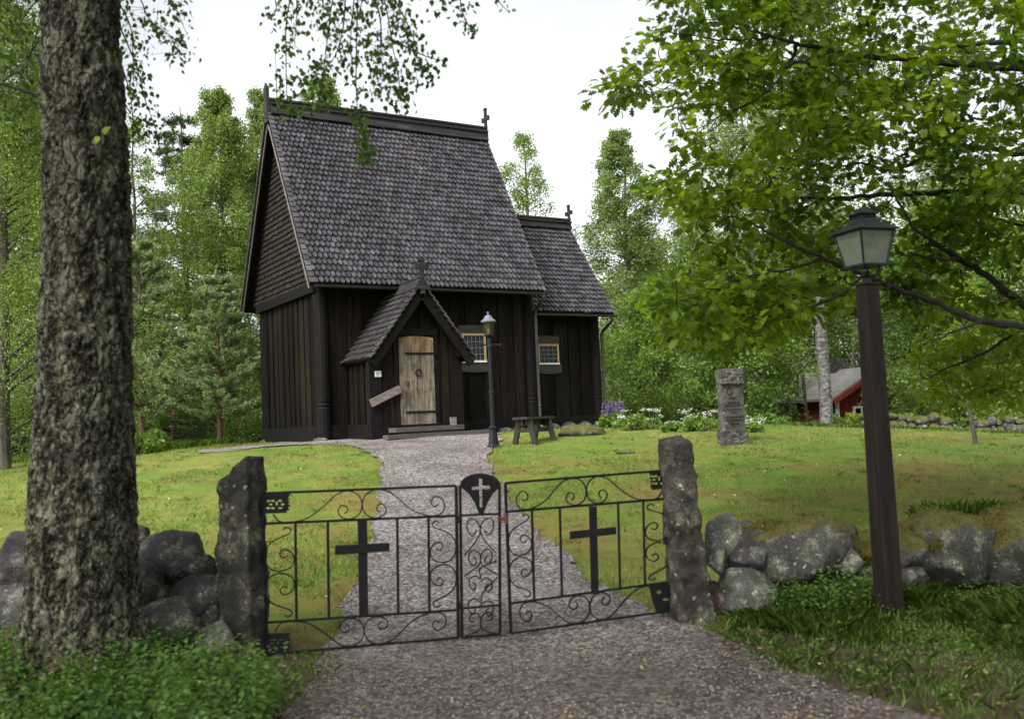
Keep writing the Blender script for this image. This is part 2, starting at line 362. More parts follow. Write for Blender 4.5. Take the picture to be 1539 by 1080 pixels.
PATH += [tuple((A0+a*D1+b*D2)[:2]) for a, b in [(3.9, -.5), (2.8, -.2), (.3, .1), (-.3, -.4)]]
PATH += gp([(440, 664), (380, 670), (300, 677), (300, 681), (400, 672), (500, 667), (535, 672), (560, 682), (574, 700), (571, 740), (562, 790), (548, 840), (520, 905), (490, 985), (470, 1012), (445, 1060), (435, 1085)])
PATH += [(-1.3, 3.0), (-1.2, 1.5), (2.6, 1.5), (2.6, 3.5)]
def wob(x, y, s=1.0):
    return x+s*(.035*np.sin(y*4.1+x*2)+.02*np.sin(y*11+1.3)), y+s*(.02*np.sin(x*5.3+y*2)+.012*np.sin(x*13))
def on_path(x, y): return pip(*wob(x, y), PATH)
def in_church(x, y, m=.1):
    a, b = loc_ab(x, y)
    return ((a > -m) & (a < 5.1+m) & (b > -m) & (b < 3.7+m)) | ((a > 5) & (a < 7.4+m) & (b > .6-m) & (b < 3.1+m)) | ((a > .5) & (a < 2.6) & (b > -1.3) & (b < .1))

def gridmesh(name, xs, ys, zfun):
    X, Y = np.meshgrid(xs, ys); Z = zfun(X, Y); nx, ny = len(xs), len(ys)
    V = np.stack([X, Y, Z], -1).reshape(-1, 3)
    i = np.arange(ny-1)[:, None]*nx+np.arange(nx-1)[None, :]
    Fq = np.stack([i, i+1, i+nx+1, i+nx], -1).reshape(-1, 4)
    me = bpy.data.meshes.new(name)
    me.vertices.add(len(V)); me.vertices.foreach_set('co', V.reshape(-1).astype(np.float32))
    me.loops.add(Fq.size); me.loops.foreach_set('vertex_index', Fq.reshape(-1).astype(np.int32))
    me.polygons.add(len(Fq)); me.polygons.foreach_set('loop_start', np.arange(0, Fq.size, 4, dtype=np.int32))
    me.update(calc_edges=True); return me
def span(*segs):
    out = []
    for a, b, n in segs: out += list(np.linspace(a, b, n, endpoint=False))
    return np.array(out+[segs[-1][1]])
def m_ground():
    m, nt, b = newmat('mossy_lawn_and_soil'); v = coords(nt)
    g = ramp(nt, tex(nt, v, .55, 6, .6), [(.30, (.075, .135, .022)), (.45, (.115, .17, .030)), (.60, (.165, .175, .042)), (.74, (.17, .125, .042))])
    f = ramp(nt, tex(nt, v, 2.6, 7, .7), [(.3, (.55, .62, .5)), (.5, (.95, .95, .95)), (.72, (1.3, 1.12, .95))])
    g = mixc(nt, .85, g, f, 'MULTIPLY')
    br = ramp(nt, tex(nt, v, .8, 6, .62, .5), [(.56, (0, 0, 0)), (.68, (.75, .75, .75))])
    g = mixc(nt, br, g, (.115, .078, .032))
    sp0 = nd(nt, 'ShaderNodeSeparateXYZ'); nt.links.new(v, sp0.inputs[0]); m0 = nd(nt, 'ShaderNodeMapRange'); nt.links.new(sp0.outputs['Y'], m0.inputs['Value'])
    m0.inputs['From Min'].default_value = 8; m0.inputs['From Max'].default_value = 16; m0.inputs['To Min'].default_value = .14; m0.inputs['To Max'].default_value = -.02
    a0_ = nd(nt, 'ShaderNodeMath', operation='ADD'); nt.links.new(m0.outputs[0], a0_.inputs[0]); nt.links.new(tex(nt, v, 1.1, 7, .68, .4), a0_.inputs[1])
    br2 = ramp(nt, a0_.outputs[0], [(.50, (0, 0, 0)), (.66, (.8, .8, .8))]); oc = ramp(nt, tex(nt, v, 4, 6), [(.35, (.10, .062, .026)), (.5, (.17, .125, .04)), (.65, (.13, .14, .03))])
    g = mixc(nt, br2, g, oc)
    soil = ramp(nt, tex(nt, v, 5, 8, .7), [(.3, (.022, .016, .011)), (.5, (.055, .042, .026)), (.62, (.055, .07, .018)), (.8, (.10, .085, .05))])
    wood = ramp(nt, tex(nt, v, 1.2, 7, .7), [(.35, (.018, .032, .008)), (.6, (.04, .065, .015)), (.8, (.05, .045, .02))])
    sep = nd(nt, 'ShaderNodeSeparateXYZ'); nt.links.new(v, sep.inputs[0])
    def step(a, bb, amp=.8, s=1.4):
        n = tex(nt, v, s, 4); ad = nd(nt, 'ShaderNodeMath', operation='MULTIPLY_ADD'); nt.links.new(n, ad.inputs[0]); ad.inputs[1].default_value = amp; nt.links.new(sep.outputs['Y'], ad.inputs[2])
        mr = nd(nt, 'ShaderNodeMapRange'); mr.inputs['From Min'].default_value = a+amp/2; mr.inputs['From Max'].default_value = bb+amp/2; nt.links.new(ad.outputs[0], mr.inputs['Value']); return mr.outputs[0]
    c = mixc(nt, step(7.2, 7.8), soil, g)
    c = mixc(nt, step(27, 29, 3, .3), c, wood)
    nt.links.new(c, b.inputs['Base Color']); b.inputs['Roughness'].default_value = .95; b.inputs['Specular IOR Level'].default_value = .1
    b1 = bump(nt, b, tex(nt, v, 9, 8, .7), .6, .05); bump(nt, b, tex(nt, v, 70, 4, .7), .6, .02, b1); return m
def under_path(X, Y):
    return H(X, Y)-.03*on_path(X, Y)
ground = link('ground', gridmesh('ground', span((-300, -40, 14), (-40, -14, 30), (-14, 14, 180), (14, 40, 30), (40, 300, 14)), span((-60, 0, 12), (0, 3, 8), (3, 28, 180), (28, 60, 40), (60, 400, 20)), under_path), m_ground(), smooth=True)
tag(ground, kind='structure')

def m_gravel():
    m, nt, b = newmat('pinkish_grey_gravel'); v = coords(nt)
    vo = nd(nt, 'ShaderNodeTexVoronoi', Scale=46); nt.links.new(v, vo.inputs['Vector'])
    sc = nd(nt, 'ShaderNodeSeparateColor'); nt.links.new(vo.outputs['Color'], sc.inputs[0])
    c = ramp(nt, sc.outputs[0], [(.0, (.042, .036, .034)), (.35, (.102, .088, .085)), (.7, (.185, .163, .158)), (.95, (.33, .305, .295))])
    d = ramp(nt, tex(nt, v, 1.1, 6, .7), [(.35, (.55, .48, .45)), (.55, (1, 1, 1)), (.8, (1.15, 1.1, 1.1))])
    c = mixc(nt, .9, c, d, 'MULTIPLY')
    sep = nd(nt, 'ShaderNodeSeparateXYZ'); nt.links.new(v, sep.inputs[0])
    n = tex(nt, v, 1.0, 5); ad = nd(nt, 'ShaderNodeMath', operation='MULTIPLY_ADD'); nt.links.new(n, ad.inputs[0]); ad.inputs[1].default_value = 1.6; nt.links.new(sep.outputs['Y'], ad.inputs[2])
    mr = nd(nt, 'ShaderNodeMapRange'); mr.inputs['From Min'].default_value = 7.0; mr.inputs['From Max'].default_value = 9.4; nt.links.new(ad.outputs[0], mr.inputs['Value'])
    damp_shade = mixc(nt, mr.outputs[0], (.42, .375, .335), (1, 1, 1))  # front gravel darkened: some damp, plus foreground shade and vignette painted in
    c = mixc(nt, 1.0, c, damp_shade, 'MULTIPLY')
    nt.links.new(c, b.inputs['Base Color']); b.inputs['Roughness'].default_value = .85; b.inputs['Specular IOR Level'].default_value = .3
    b1 = bump(nt, b, vo.outputs['Distance'], -.9, .03); bump(nt, b, tex(nt, v, 3, 6), .4, .06, b1); return m
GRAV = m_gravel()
def path_mesh():
    xs = np.arange(-11, 4.6, .04); ys = np.arange(1.6, 25, .04)
    X, Y = np.meshgrid(xs, ys); Z = H(X, Y)+.012+.012*np.sin(X*3.1+Y)*np.sin(Y*2.3); nx = len(xs); ny = len(ys)
    k = on_path(X[:-1, :-1]+.02, Y[:-1, :-1]+.02)
    i = (np.arange(ny-1)[:, None]*nx+np.arange(nx-1)[None, :])[k]
    Fq = np.stack([i, i+1, i+nx+1, i+nx], -1)
    u, inv = np.unique(Fq.reshape(-1), return_inverse=True)
    V = np.stack([X, Y, Z], -1).reshape(-1, 3)[u]
    me = bpy.data.meshes.new('gravel_path')
    me.vertices.add(len(V)); me.vertices.foreach_set('co', V.reshape(-1).astype(np.float32))
    me.loops.add(Fq.size); me.loops.foreach_set('vertex_index', inv.reshape(-1).astype(np.int32))
    me.polygons.add(len(Fq)); me.polygons.foreach_set('loop_start', np.arange(0, Fq.size, 4, dtype=np.int32))
    me.update(calc_edges=True); return me
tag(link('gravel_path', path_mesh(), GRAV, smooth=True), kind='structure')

def fvis(n, y0, y1, pw=1.0, rng=RNG, m=1.5):
    """points on the ground in the wedge in front of the viewer, thinner with distance"""
    u = rng.random(n)
    y = y0*(y1/y0)**u if pw == 1 else y0+(y1-y0)*u
    x = (rng.random(n)*2-1)*(.56*y+m)
    return x, y
# gravel stones lying loose
x, y = fvis(70000, 4.2, 20); k = on_path(x, y) & (np.abs(x) < 5) & ~in_church(x, y); x, y = x[k], y[k]
n = len(x); s = RNG.uniform(.004, .013, n)
OCT = np.array([[1, 0, 0], [0, 1, 0], [-1, 0, 0], [0, -1, 0], [0, 0, 1], [0, 0, -.6]])
OF = np.array([[0, 1, 4], [1, 2, 4], [2, 3, 4], [3, 0, 4], [1, 0, 5], [2, 1, 5], [3, 2, 5], [0, 3, 5]])
def scatter_oct(name, x, y, z, s, m, rng=RNG):
    n = len(x); B = OCT[None]*(s[:, None, None]*rng.uniform(.6, 1.3, (n, 6, 1)))
    a = rng.random(n)*6.28; c, q = np.cos(a)[:, None], np.sin(a)[:, None]
    V = np.stack([B[..., 0]*c-B[..., 1]*q, B[..., 0]*q+B[..., 1]*c, B[..., 2]*.7], -1)+np.stack([x, y, z], -1)[:, None]
    V = V.reshape(-1, 3); Ff = (OF[None]+6*np.arange(n)[:, None, None]).reshape(-1, 3)
    me = bpy.data.meshes.new(name); me.vertices.add(len(V)); me.vertices.foreach_set('co', V.reshape(-1).astype(np.float32))
    me.loops.add(Ff.size); me.loops.foreach_set('vertex_index', Ff.reshape(-1).astype(np.int32))
    me.polygons.add(len(Ff)); me.polygons.foreach_set('loop_start', np.arange(0, Ff.size, 3, dtype=np.int32)); me.update(calc_edges=True)
    return link(name, me, m)
PEB = noisy('loose_gravel_stone', [(.3, (.065, .054, .052)), (.5, (.135, .114, .112)), (.7, (.25, .225, .222))], 30, 3, .85, 0, isl=(.55, 1.4))
tag(scatter_oct('loose_gravel', x, y, H(x, y)+.014, s, PEB), 'pinkish grey gravel stones lying loose on the path', 'gravel', kind='stuff')

def nz(x, y, f, o=0.): return np.sin(x*f+o)*np.cos(y*f*1.13+o*2)+.6*np.sin(x*f*2.3-y*f*1.7+o)+.35*np.sin(x*f*4.9+y*f*5.3)
# mown lawn
x, y = fvis(330000, 7.4, 29); k = ~on_path(x, y) & ~in_church(x, y); x, y = x[k], y[k]
dens = np.clip(.50+.40*nz(x, y, .8)+.02*(y-12), .06, 1); k = RNG.random(len(x)) < dens; x, y = x[k], y[k]; n = len(x)
h = RNG.uniform(.02, .055, n)*(1+.4*nz(x, y, 1.5, 2.)); h = np.where((y < 9.5), h*1.25, h); h = np.clip(h, .012, .12)
ax = np.stack([RNG.normal(0, .55, n), RNG.normal(0, .55, n), np.ones(n)], -1)
tag(link('lawn_grass', leaves('lawn_grass', np.stack([x, y, H(x, y)-.004], -1), ax, rnd3(n), h, GRASSB, RNG.uniform(.10, .2, n)+.0025/h), L_LAWN), 'short yellow green lawn grass sloping up to the church', 'grass', kind='stuff')

def blade_patch(x, y, h, w, lean, segs=3, z=None):
    n = len(x); a = RNG.random(n)*6.28; ln = RNG.uniform(.2, 1.0, n)*lean
    dx, dy = np.cos(a), np.sin(a); z0 = H(x, y) if z is None else z
    prof = [(0, 1), (.45, .85), (.8, .5), (1, .06)]
    Lp, Rp = [], []
    wd = w*RNG.uniform(.6, 1.3, n)
    for t, ww in prof:
        px = x+dx*ln*h*t*t; py = y+dy*ln*h*t*t; pz = z0+h*t*(1-.3*ln*t)
        Lp.append(np.stack([px-dy*wd*ww, py+dx*wd*ww, pz], -1)); Rp.append(np.stack([px+dy*wd*ww, py-dx*wd*ww, pz], -1))
    V = np.stack(Lp+Rp[::-1], 1)
    return V
# tall grass at the foot of the right wall and along its top, and at far lawn edge
def patch_pts(n, poly):
    xs = [q[0] for q in poly]; ys = [q[1] for q in poly]
    x = RNG.uniform(min(xs), max(xs), n*3); y = RNG.uniform(min(ys), max(ys), n*3)
    k = pip(x, y, poly); return x[k][:n], y[k][:n]
VG = gp([(1075, 940), (1110, 925), (1180, 895), (1300, 870), (1450, 865), (1600, 870)])+[(5.6, 7.6), (5.2, 6.1), (4.6, 5.2)]+gp([(1539, 1050), (1420, 1005), (1280, 972), (1150, 950)])
x, y = patch_pts(34000, VG); n = len(x)
h = RNG.uniform(.07, .25, n)*np.where(x > 3.0, 1.15, .62)*np.clip(.55+.5*nz(x, y, 1.6, 1), .2, 1.4)*np.clip((y-5.4)/1.3, .12, 1.1)
V1 = blade_patch(x, y, h, .0032, 1.1)
VG2 = gp([(1060, 940), (1150, 960), (1300, 995), (1440, 1040), (1500, 1090), (1420, 1090), (1260, 1032), (1130, 988)])
x, y = patch_pts(300, VG2); V2 = blade_patch(x, y, RNG.uniform(.03, .10, len(x)), .003, 1.2)
x = RNG.uniform(4.3, 8.5, 9000); y = RNG.uniform(8.8, 10.6, 9000)+.1*x; V3 = blade_patch(x, y, RNG.uniform(.08, .26, 9000), .004, .9)
x = RNG.uniform(5, 24, 16000); y = RNG.uniform(24.4, 27.2, 16000); V4 = blade_patch(x, y, RNG.uniform(.06, .2, 16000), .008, .9)
x = RNG.uniform(-16, -7.5, 9000); y = RNG.uniform(22.5, 26.5, 9000); V5 = blade_patch(x, y, RNG.uniform(.06, .3, 9000), .008, .9)
x = RNG.uniform(-2.0, -1.25, 700); y = RNG.uniform(5.6, 7.3, 700); V6 = blade_patch(x, y, RNG.uniform(.015, .06, 700), .003, 1.1)
_t = gp([(1150, 970), (1215, 985), (1240, 975), (1290, 1010), (1320, 990), (1390, 1040), (1440, 1030), (1480, 1070), (1120, 955), (1180, 1000), (1355, 1010), (1500, 1045)])
x = np.concatenate([RNG.normal(q[0], .12, 36) for q in _t]); y = np.concatenate([RNG.normal(q[1], .12, 36) for q in _t]); V7 = blade_patch(x, y, RNG.uniform(.03, .11, len(x)), .0028, 1.1)
x, y = fvis(60000, 6.2, 19.5); k = on_path(x, y) & ~in_church(x, y) & (np.abs(x) < 4); k2 = k & ~(on_path(x+.2, y) & on_path(x-.2, y) & on_path(x, y+.25) & on_path(x, y-.25)) & (nz(x, y, 3.0, 1.) > -.3); V8 = blade_patch(x[k2], y[k2], RNG.uniform(.015, .05, k2.sum()), .0024, 1.2)
tx, ty = fvis(420, 7.8, 22); k = ~on_path(tx, ty) & ~in_church(tx, ty); tx, ty = tx[k], ty[k]; tx = np.repeat(tx, 26); ty = np.repeat(ty, 26); tx = tx+RNG.normal(0, .07, len(tx)); ty = ty+RNG.normal(0, .07, len(ty)); V9 = blade_patch(tx, ty, RNG.uniform(.02, .055, len(tx)), .0026, 1.2); tag(link('lawn_tufts', ngons('lawn_tufts', V9, 8), L_LAWN), 'slightly longer tufts of grass dotted over the lawn', 'grass', kind='stuff')
tag(link('tall_grass', ngons('tall_grass', np.concatenate([V8, V7, V1, V2, V3, V4, V5, V6]), 8), L_TALL), 'long uncut green grass along the stone walls and lawn edges', 'grass', kind='stuff')

# low leafy undergrowth
def sprigs(n, pts, h0, h1, nl, lsize, seed, zoff=None, T=OVAL, spread=.16):
    rng = np.random.default_rng(seed); x, y = pts; n = len(x)
    z = H(x, y) if zoff is None else zoff
    hh = rng.uniform(h0, h1, n); a = rng.random(n)*6.28; ln = rng.uniform(.1, .6, n)
    t = rng.uniform(.25, 1.0, (n, nl))
    bx = x[:, None]+np.cos(a)[:, None]*ln[:, None]*hh[:, None]*t**1.5; by = y[:, None]+np.sin(a)[:, None]*ln[:, None]*hh[:, None]*t**1.5; bz = z[:, None]+hh[:, None]*t
    pos = np.stack([bx, by, bz], -1).reshape(-1, 3)+rng.normal(0, spread*.15, (n*nl, 3))
    ax = rng.normal(size=(n*nl, 3)); ax[:, 2] = np.abs(ax[:, 2])*.35
    nr = rng.normal(0, .45, (n*nl, 3)); nr[:, 2] += 1
    return pos, ax, nr, rng.uniform(.65, 1.25, n*nl)*lsize
BL = [(-5.2, 7.4)]+gp([(190, 985), (330, 1006), (385, 1020), (412, 1050), (425, 1090)])+[(-1.5, 4.2), (-1.9, 3.6), (-4.5, 4.2)]
p1 = sprigs(0, patch_pts(2600, BL), .10, .34, 22, .034, 3)
p2 = sprigs(0, patch_pts(150, VG), .06, .22, 20, .028, 4)
p2b = sprigs(0, patch_pts(230, gp([(1168, 928), (1180, 900), (1330, 880), (1345, 905), (1320, 935), (1240, 945)])), .12, .34, 26, .03, 14)
p3 = sprigs(0, patch_pts(24, VG2), .03, .10, 10, .03, 5)
a_, b_, c_, d_ = [np.concatenate(q) for q in zip(p1, p2, p2b, p3)]
tag(link('undergrowth', leaves('undergrowth', a_, b_, c_, d_, OVAL), L_BIL), 'low bright green bilberry and nettle undergrowth below the stone walls', 'undergrowth', kind='stuff')
wx, wy = fvis(5200, 7.6, 20); k = ~on_path(wx, wy) & ~in_church(wx, wy) & (nz(wx, wy, .9, 4.) > -.1); wx, wy = wx[k], wy[k]
tag(link('lawn_weeds', leaves('lawn_weeds', *sprigs(0, (wx, wy), .015, .06, 7, .032, 77), OVAL), L_TALL), 'small broad leaved weeds dotted through the mown lawn', 'weeds', kind='stuff')
# fern fronds among the bilberry
def fern(rng, base, nf, L):
    out = []
    for i in range(nf):
        a = rng.random()*6.28; el = rng.uniform(.5, 1.1); Lf = L*rng.uniform(.7, 1.15)
        t = np.linspace(.15, 1, 18)
        d = np.array([math.cos(a), math.sin(a), 0]); r = Lf*t*math.cos(el)*1.15; zz = Lf*(t*math.sin(el)-.45*t*t)
        p = np.array(base)+r[:, None]*d+np.stack([0*t, 0*t, zz], -1)
        sd = np.array([-d[1], d[0], 0]); wl = .34*Lf*np.sin(np.clip(t*1.05, 0, 1)*math.pi)**.8*(1-.45*t)+.012
        for sgn in (1, -1):
            out.append((p, np.tile(sgn*sd+d*.45+np.array([0, 0, -.15]), (len(t), 1)), np.tile([0, 0, 1.], (len(t), 1)), wl))
    return [np.concatenate(q) for q in zip(*out)]
rng = np.random.default_rng(31); fr = []
for i in range(46):
    x = rng.uniform(-3.4, -1.55); y = rng.uniform(4.5, 6.0)
    fr.append(fern(rng, (x, y, Hf(x, y)), 7, rng.uniform(.2, .36)))
FT = np.array([[0, 0, 0], [.25, .16, .02], [.7, .11, 0], [1, 0, -.05], [.7, -.11, 0], [.25, -.16, .02]])
a_, b_, c_, d_ = [np.concatenate(q) for q in zip(*fr)]
tag(link('fern_patch', leaves('fern_patch', a_, b_, c_, d_, FT), L_BIL), 'light green ferns growing thick around the foot of the big trunk', 'ferns', kind='stuff')
pr = sprigs(0, patch_pts(900, [(-5, 7.0), (-2.9, 6.6), (-2.6, 6.0), (-3.3, 5.4), (-5, 5.6)]), .08, .32, 14, .03, 8)
tag(link('dry_undergrowth', leaves('dry_undergrowth', *pr, OVAL), L_RED), 'russet dry stalks beside the foot of the big trunk', 'undergrowth', kind='stuff')
# leaf litter, twigs and petals
x, y = fvis(9000, 4.3, 22); k = ~in_church(x, y) & (RNG.random(len(x)) < np.where(y < 8.5, 1, .22)); x, y = x[k], y[k]; n = len(x)
nr = RNG.normal(0, .35, (n, 3)); nr[:, 2] = 1
LIT = noisy('fallen_leaf_litter', [(.3, (.05, .03, .016)), (.5, (.12, .075, .035)), (.7, (.26, .17, .07))], 3, 3, .8, 0, isl=(.5, 1.5))
tag(link('leaf_litter', leaves('leaf_litter', np.stack([x, y, H(x, y)+.03], -1), RNG.normal(size=(n, 3))*np.array([1, 1, .1]), nr, RNG.uniform(.015, .04, n), OVAL), LIT), 'brown fallen leaves and scraps scattered over gravel and grass', 'leaf litter', kind='stuff')
x, y = fvis(170, 8, 20); k = ~on_path(x, y) & ~in_church(x, y); x, y = x[k], y[k]; n = len(x)
tag(link('fallen_petals', leaves('fallen_petals', np.stack([x, y, H(x, y)+.035], -1), RNG.normal(size=(n, 3))*np.array([1, 1, .3]), RNG.normal(0, .5, (n, 3))+np.array([0, 0, 1]), RNG.uniform(.015, .04, n), OVAL), L_WHITE), 'small white petals scattered on the lawn', 'petals', kind='stuff')

# ------------------------------------------------------------------ church
rng = random.Random(11)
church = empty('church', A0, YAW, 'small black tarred wooden church with steep shingled roofs and a gabled porch', 'church')
W, L, HE, OG, OE, HR = 3.69, 5.08, 3.07, .28, .52, 7.23
INS, L2, HE2, HR2 = .615, 2.31, 2.68, 5.14
CB = W/2; OE2 = .52
def boards(mb, a0, b0, a1, b1, z0, zf, out, wmin=.15, wmax=.24, t0=.02, t1=.045, lap=True):
    """vertical boards along a wall line, zf(u, p) gives top height; out = outward direction (a,b)"""
    p0 = np.array([a0, b0, 0.]); p1 = np.array([a1, b1, 0.]); Lw = np.linalg.norm(p1-p0); d = (p1-p0)/Lw; o = np.array([out[0], out[1], 0.])
    u = 0; k = 0
    while u < Lw-.01:
        w = min(rng.uniform(wmin, wmax), Lw-u)
        if Lw-u-w < .06: w = Lw-u
        t = (t0 if k % 2 == 0 else t1)+rng.uniform(-.006, .006)
        q0 = p0+d*(u+.004); q1 = p0+d*(u+w-.004)
        za = zf(q0); zb = zf(q1)
        c = [q0-o*.05, q1-o*.05, q1+o*t, q0+o*t]
        mb.hexa([(c[0][0], c[0][1], z0), (c[1][0], c[1][1], z0), (c[2][0], c[2][1], z0), (c[3][0], c[3][1], z0), (c[0][0], c[0][1], za), (c[1][0], c[1][1], zb), (c[2][0], c[2][1], zb), (c[3][0], c[3][1], za)])
        u += w; k += 1
def flat(z): return lambda q: z
SL = (HR-HE)/(W/2+OE); SL2 = (HR2-HE2)/(CB-(INS-OE2))
def nroof(b): return HE+SL*(min(b, W-b)+OE)
def croof(b): return HE2+SL2*((min(b, W-b)-INS)+OE2)

mb = MB()
boards(mb, .14, 0, L-.12, 0, .26, flat(nroof(0)-.12), (0, -1))
boards(mb, 0, W-.12, 0, .12, .26, flat(3.02), (-1, 0), .14, .22)
boards(mb, L-.12, W, .12, W, .26, flat(nroof(0)-.12), (0, 1))
boards(mb, L, .12, L, W-.12, .26, lambda q: nroof(q[1])-.16, (1, 0))
nave_wall = mb.build('nave_wall', TAR, church)
mb = MB()
for lo, hi in [((.1, -.09, -.12), (L-.1, .06, .27)), ((-.09, .1, -.12), (.06, W-.1, .27)), ((.1, W-.06, -.12), (L-.1, W+.09, .27)), ((L-.06, .1, -.12), (L+.09, W-.1, .27))]: mb.box(lo, hi)
mb.build('sill_beam', TARK, church)
def cpost(a, b, z1, r=.16):
    m_ = MB(); prof = [(r*1.02, -.12), (r*1.02, .0), (r, .62), (r*.93, .64), (r*.93, .66), (r, .675), (r, .70), (r*.93, .715), (r*.93, .735), (r, .75), (r*.96, z1-.5), (r*1.06, z1-.42), (r*1.06, z1)]
    m_.lathe(prof, 14, (a, b, 0)); return m_.build('corner_post', TARK, church, smooth=False)
cpost(.06, .02, nroof(0)-.30); cpost(.06, W-.02, nroof(0)-.30, .13); cpost(L-.04, .02, nroof(0)-.30, .13); cpost(L-.04, W-.02, nroof(0)-.30, .13)
# gable: beam and courses of shingles
mb = MB(); mb.box((-.13, -.08, 2.97), (.05, W+.08, 3.17)); mb.build('gable_beam', TARK, church)
mb = MB()
mb.add([(-.06, -OE+.06, 3.17), (-.06, W+OE-.06, 3.17), (-.06, W/2, HR-.14), (.04, -OE+.06, 3.17), (.04, W+OE-.06, 3.17), (.04, W/2, HR-.14)], [(0, 2, 1), (3, 4, 5), (0, 1, 4, 3), (1, 2, 5, 4), (2, 0, 3, 5)])
z = 3.15; ex = .118
while z < HR-.5:
    half = (HR-.16-z)/SL; b = W/2-half; e = W/2+half; b += rng.uniform(0, .05)
    while b < e-.03:
        w = rng.uniform(.08, .125); w = min(w, e-b)
        top = min(z+ex*1.25, z+ex*1.25); x0 = -.112-rng.uniform(0, .012); zz = z+rng.uniform(-.012, .008)
        mb.hexa([(x0, b+.003, zz), (x0, b+w-.003, zz), (-.062, b+w-.003, zz), (-.062, b+.003, zz), (-.078, b+.003, top), (-.078, b+w-.003, top), (-.058, b+w-.003, top), (-.058, b+.003, top)])
        b += w
    z += ex
mb.build('gable_cladding', TARG, church)

def shingles(mb, O, ua, us, nrm, Ln, S, w=.098, ex=.128, th=.016, jit=1.0, lead=0.0, clip=None):
    O, ua, us, nrm = [np.array(q, float) for q in (O, ua, us, nrm)]
    rows = int(S/ex); ex = S/rows
    for r in range(rows):
        cols = int(Ln/w); ww = Ln/cols
        off = .5*ww if r % 2 else 0
        for c in range(cols+(1 if r % 2 else 0)):
            u0 = c*ww-off; u1 = u0+ww; u0 = max(u0, 0); u1 = min(u1, Ln)
            if u1-u0 < .02: continue
            if clip and not clip(.5*(u0+u1), r*ex+ex*.5): continue
            cu = .5*(u0+u1); hw = (u1-u0)/2-.010-rng.uniform(0, .004)*jit; s0 = r*ex+rng.uniform(-.007, .007)*jit-.01-(rng.uniform(.01, .035) if rng.random() < .035 else 0); s1 = s0+ex*1.5
            tk = th*rng.uniform(.8, 1.35); sk = rng.uniform(-.006, .006)*jit
            outl = [(-hw, ex*.70), (-hw*.80, ex*.30), (-hw*.28+sk, 0), (hw*.28+sk, 0), (hw*.80, ex*.30), (hw, ex*.70), (hw*.97, s1-s0), (-hw*.97, s1-s0)]
            vs = []
            for lvl in (1, 0):
                for (du, ds) in outl:
                    t = ds/(s1-s0); hgt = (.058*(1-t)+.003)+(tk*1.7 if lvl else 0)*(1-.5*t)
                    vs.append(O+ua*(cu+du)+us*(s0+ds)+nrm*hgt)
            n = 8
            mb.add(vs, [tuple(range(n))]+[(k, n+k, n+(k+1) % n, (k+1) % n) for k in (7, 0, 1, 2, 3, 4, 5)])
def roof(name, a0, a1, bl, br, zl, zr, mat_s, w, ex, th_slab=.09, back=True):
    """two shingled slopes from eave lines bl, br (height zl) up to the ridge (height zr)"""
    c = .5*(bl+br); run = c-bl; S = math.hypot(run, zr-zl)
    mb = MB()
    for side in (0, 1):
        if side == 0: O = (a0, bl, zl); us = np.array([0, run, zr-zl])/S; n = np.array([0, -(zr-zl), run])/S; ua = (1, 0, 0)
        else: O = (a1, br, zl); us = np.array([0, -run, zr-zl])/S; n = np.array([0, (zr-zl), run])/S; ua = (-1, 0, 0)
        shingles(mb, O, ua, us, n, a1-a0, S, w, ex)
    cl = mb.build(name, mat_s, church)
    mb = MB()
    for side in (0, 1):
        if side == 0: e = np.array([0, bl, zl]); us = np.array([0, run, zr-zl])/S; n = np.array([0, -(zr-zl), run])/S
        else: e = np.array([0, br, zl]); us = np.array([0, -run, zr-zl])/S; n = np.array([0, (zr-zl), run])/S
        q = []
        for aa in (a0+.005, a1-.005):
            q.append([e+np.array([aa, 0, 0])-n*th_slab+us*.01, e+np.array([aa, 0, 0])+n*.004+us*.01, np.array([aa, c, zr])+n*.0, np.array([aa, c, zr-th_slab/(run/S)])])
        lo, hi = q
        mb.hexa([lo[0], hi[0], hi[3], lo[3], lo[1], hi[1], hi[2], lo[2]])
    mb.build('roof_decking', TARK, cl)
    return cl, S
nave_roof, SN = roof('nave_roof', -OG, L+.12, -OE, W+OE, HE, HR, SHIN, .111, .150)
# verge trim along the gable ends of the nave
mb = MB(); us = np.array([0, W/2+OE, HR-HE])/SN; nn = np.array([0, -(HR-HE), W/2+OE])/SN
us2 = us*np.array([1, -1, 1]); nn2 = nn*np.array([1, -1, 1])
for e, u_, n_ in (((-OG-.02, -OE, HE), us, nn), ((-OG-.02, W+OE, HE), us2, nn2)):
    e = np.array(e); s = 0
    while s < SN-.1:
        l = .14; c0 = e+u_*s
        mb.beam(c0+n_*.045+np.array([-.005, 0, 0]), c0+u_*(l*1.15)+n_*.022+np.array([-.005, 0, 0]), .10, .035, n_)
        s += l
mb.build('verge_shingles', SHIN, nave_roof)
mb = MB()
for e, u_, n_ in (((-OG-.015, -OE, HE), us, nn), ((-OG-.015, W+OE, HE), us2, nn2)):
    e = np.array(e); mb.beam(e-n_*.085+u_*.05, e+u_*(SN-.03)-n_*.085, .04, .14, n_)
mb.build('bargeboard', TARK, nave_roof)
mb = MB()
mb.beam((-OG-.05, -OE+.10, HE-.08), (-OG-.05, W/2, HR-.28), .02, .025); mb.beam((-OG-.05, W+OE-.10, HE-.08), (-OG-.05, W/2, HR-.28), .02, .025)
mb.build('verge_batten', GREYW, nave_roof)
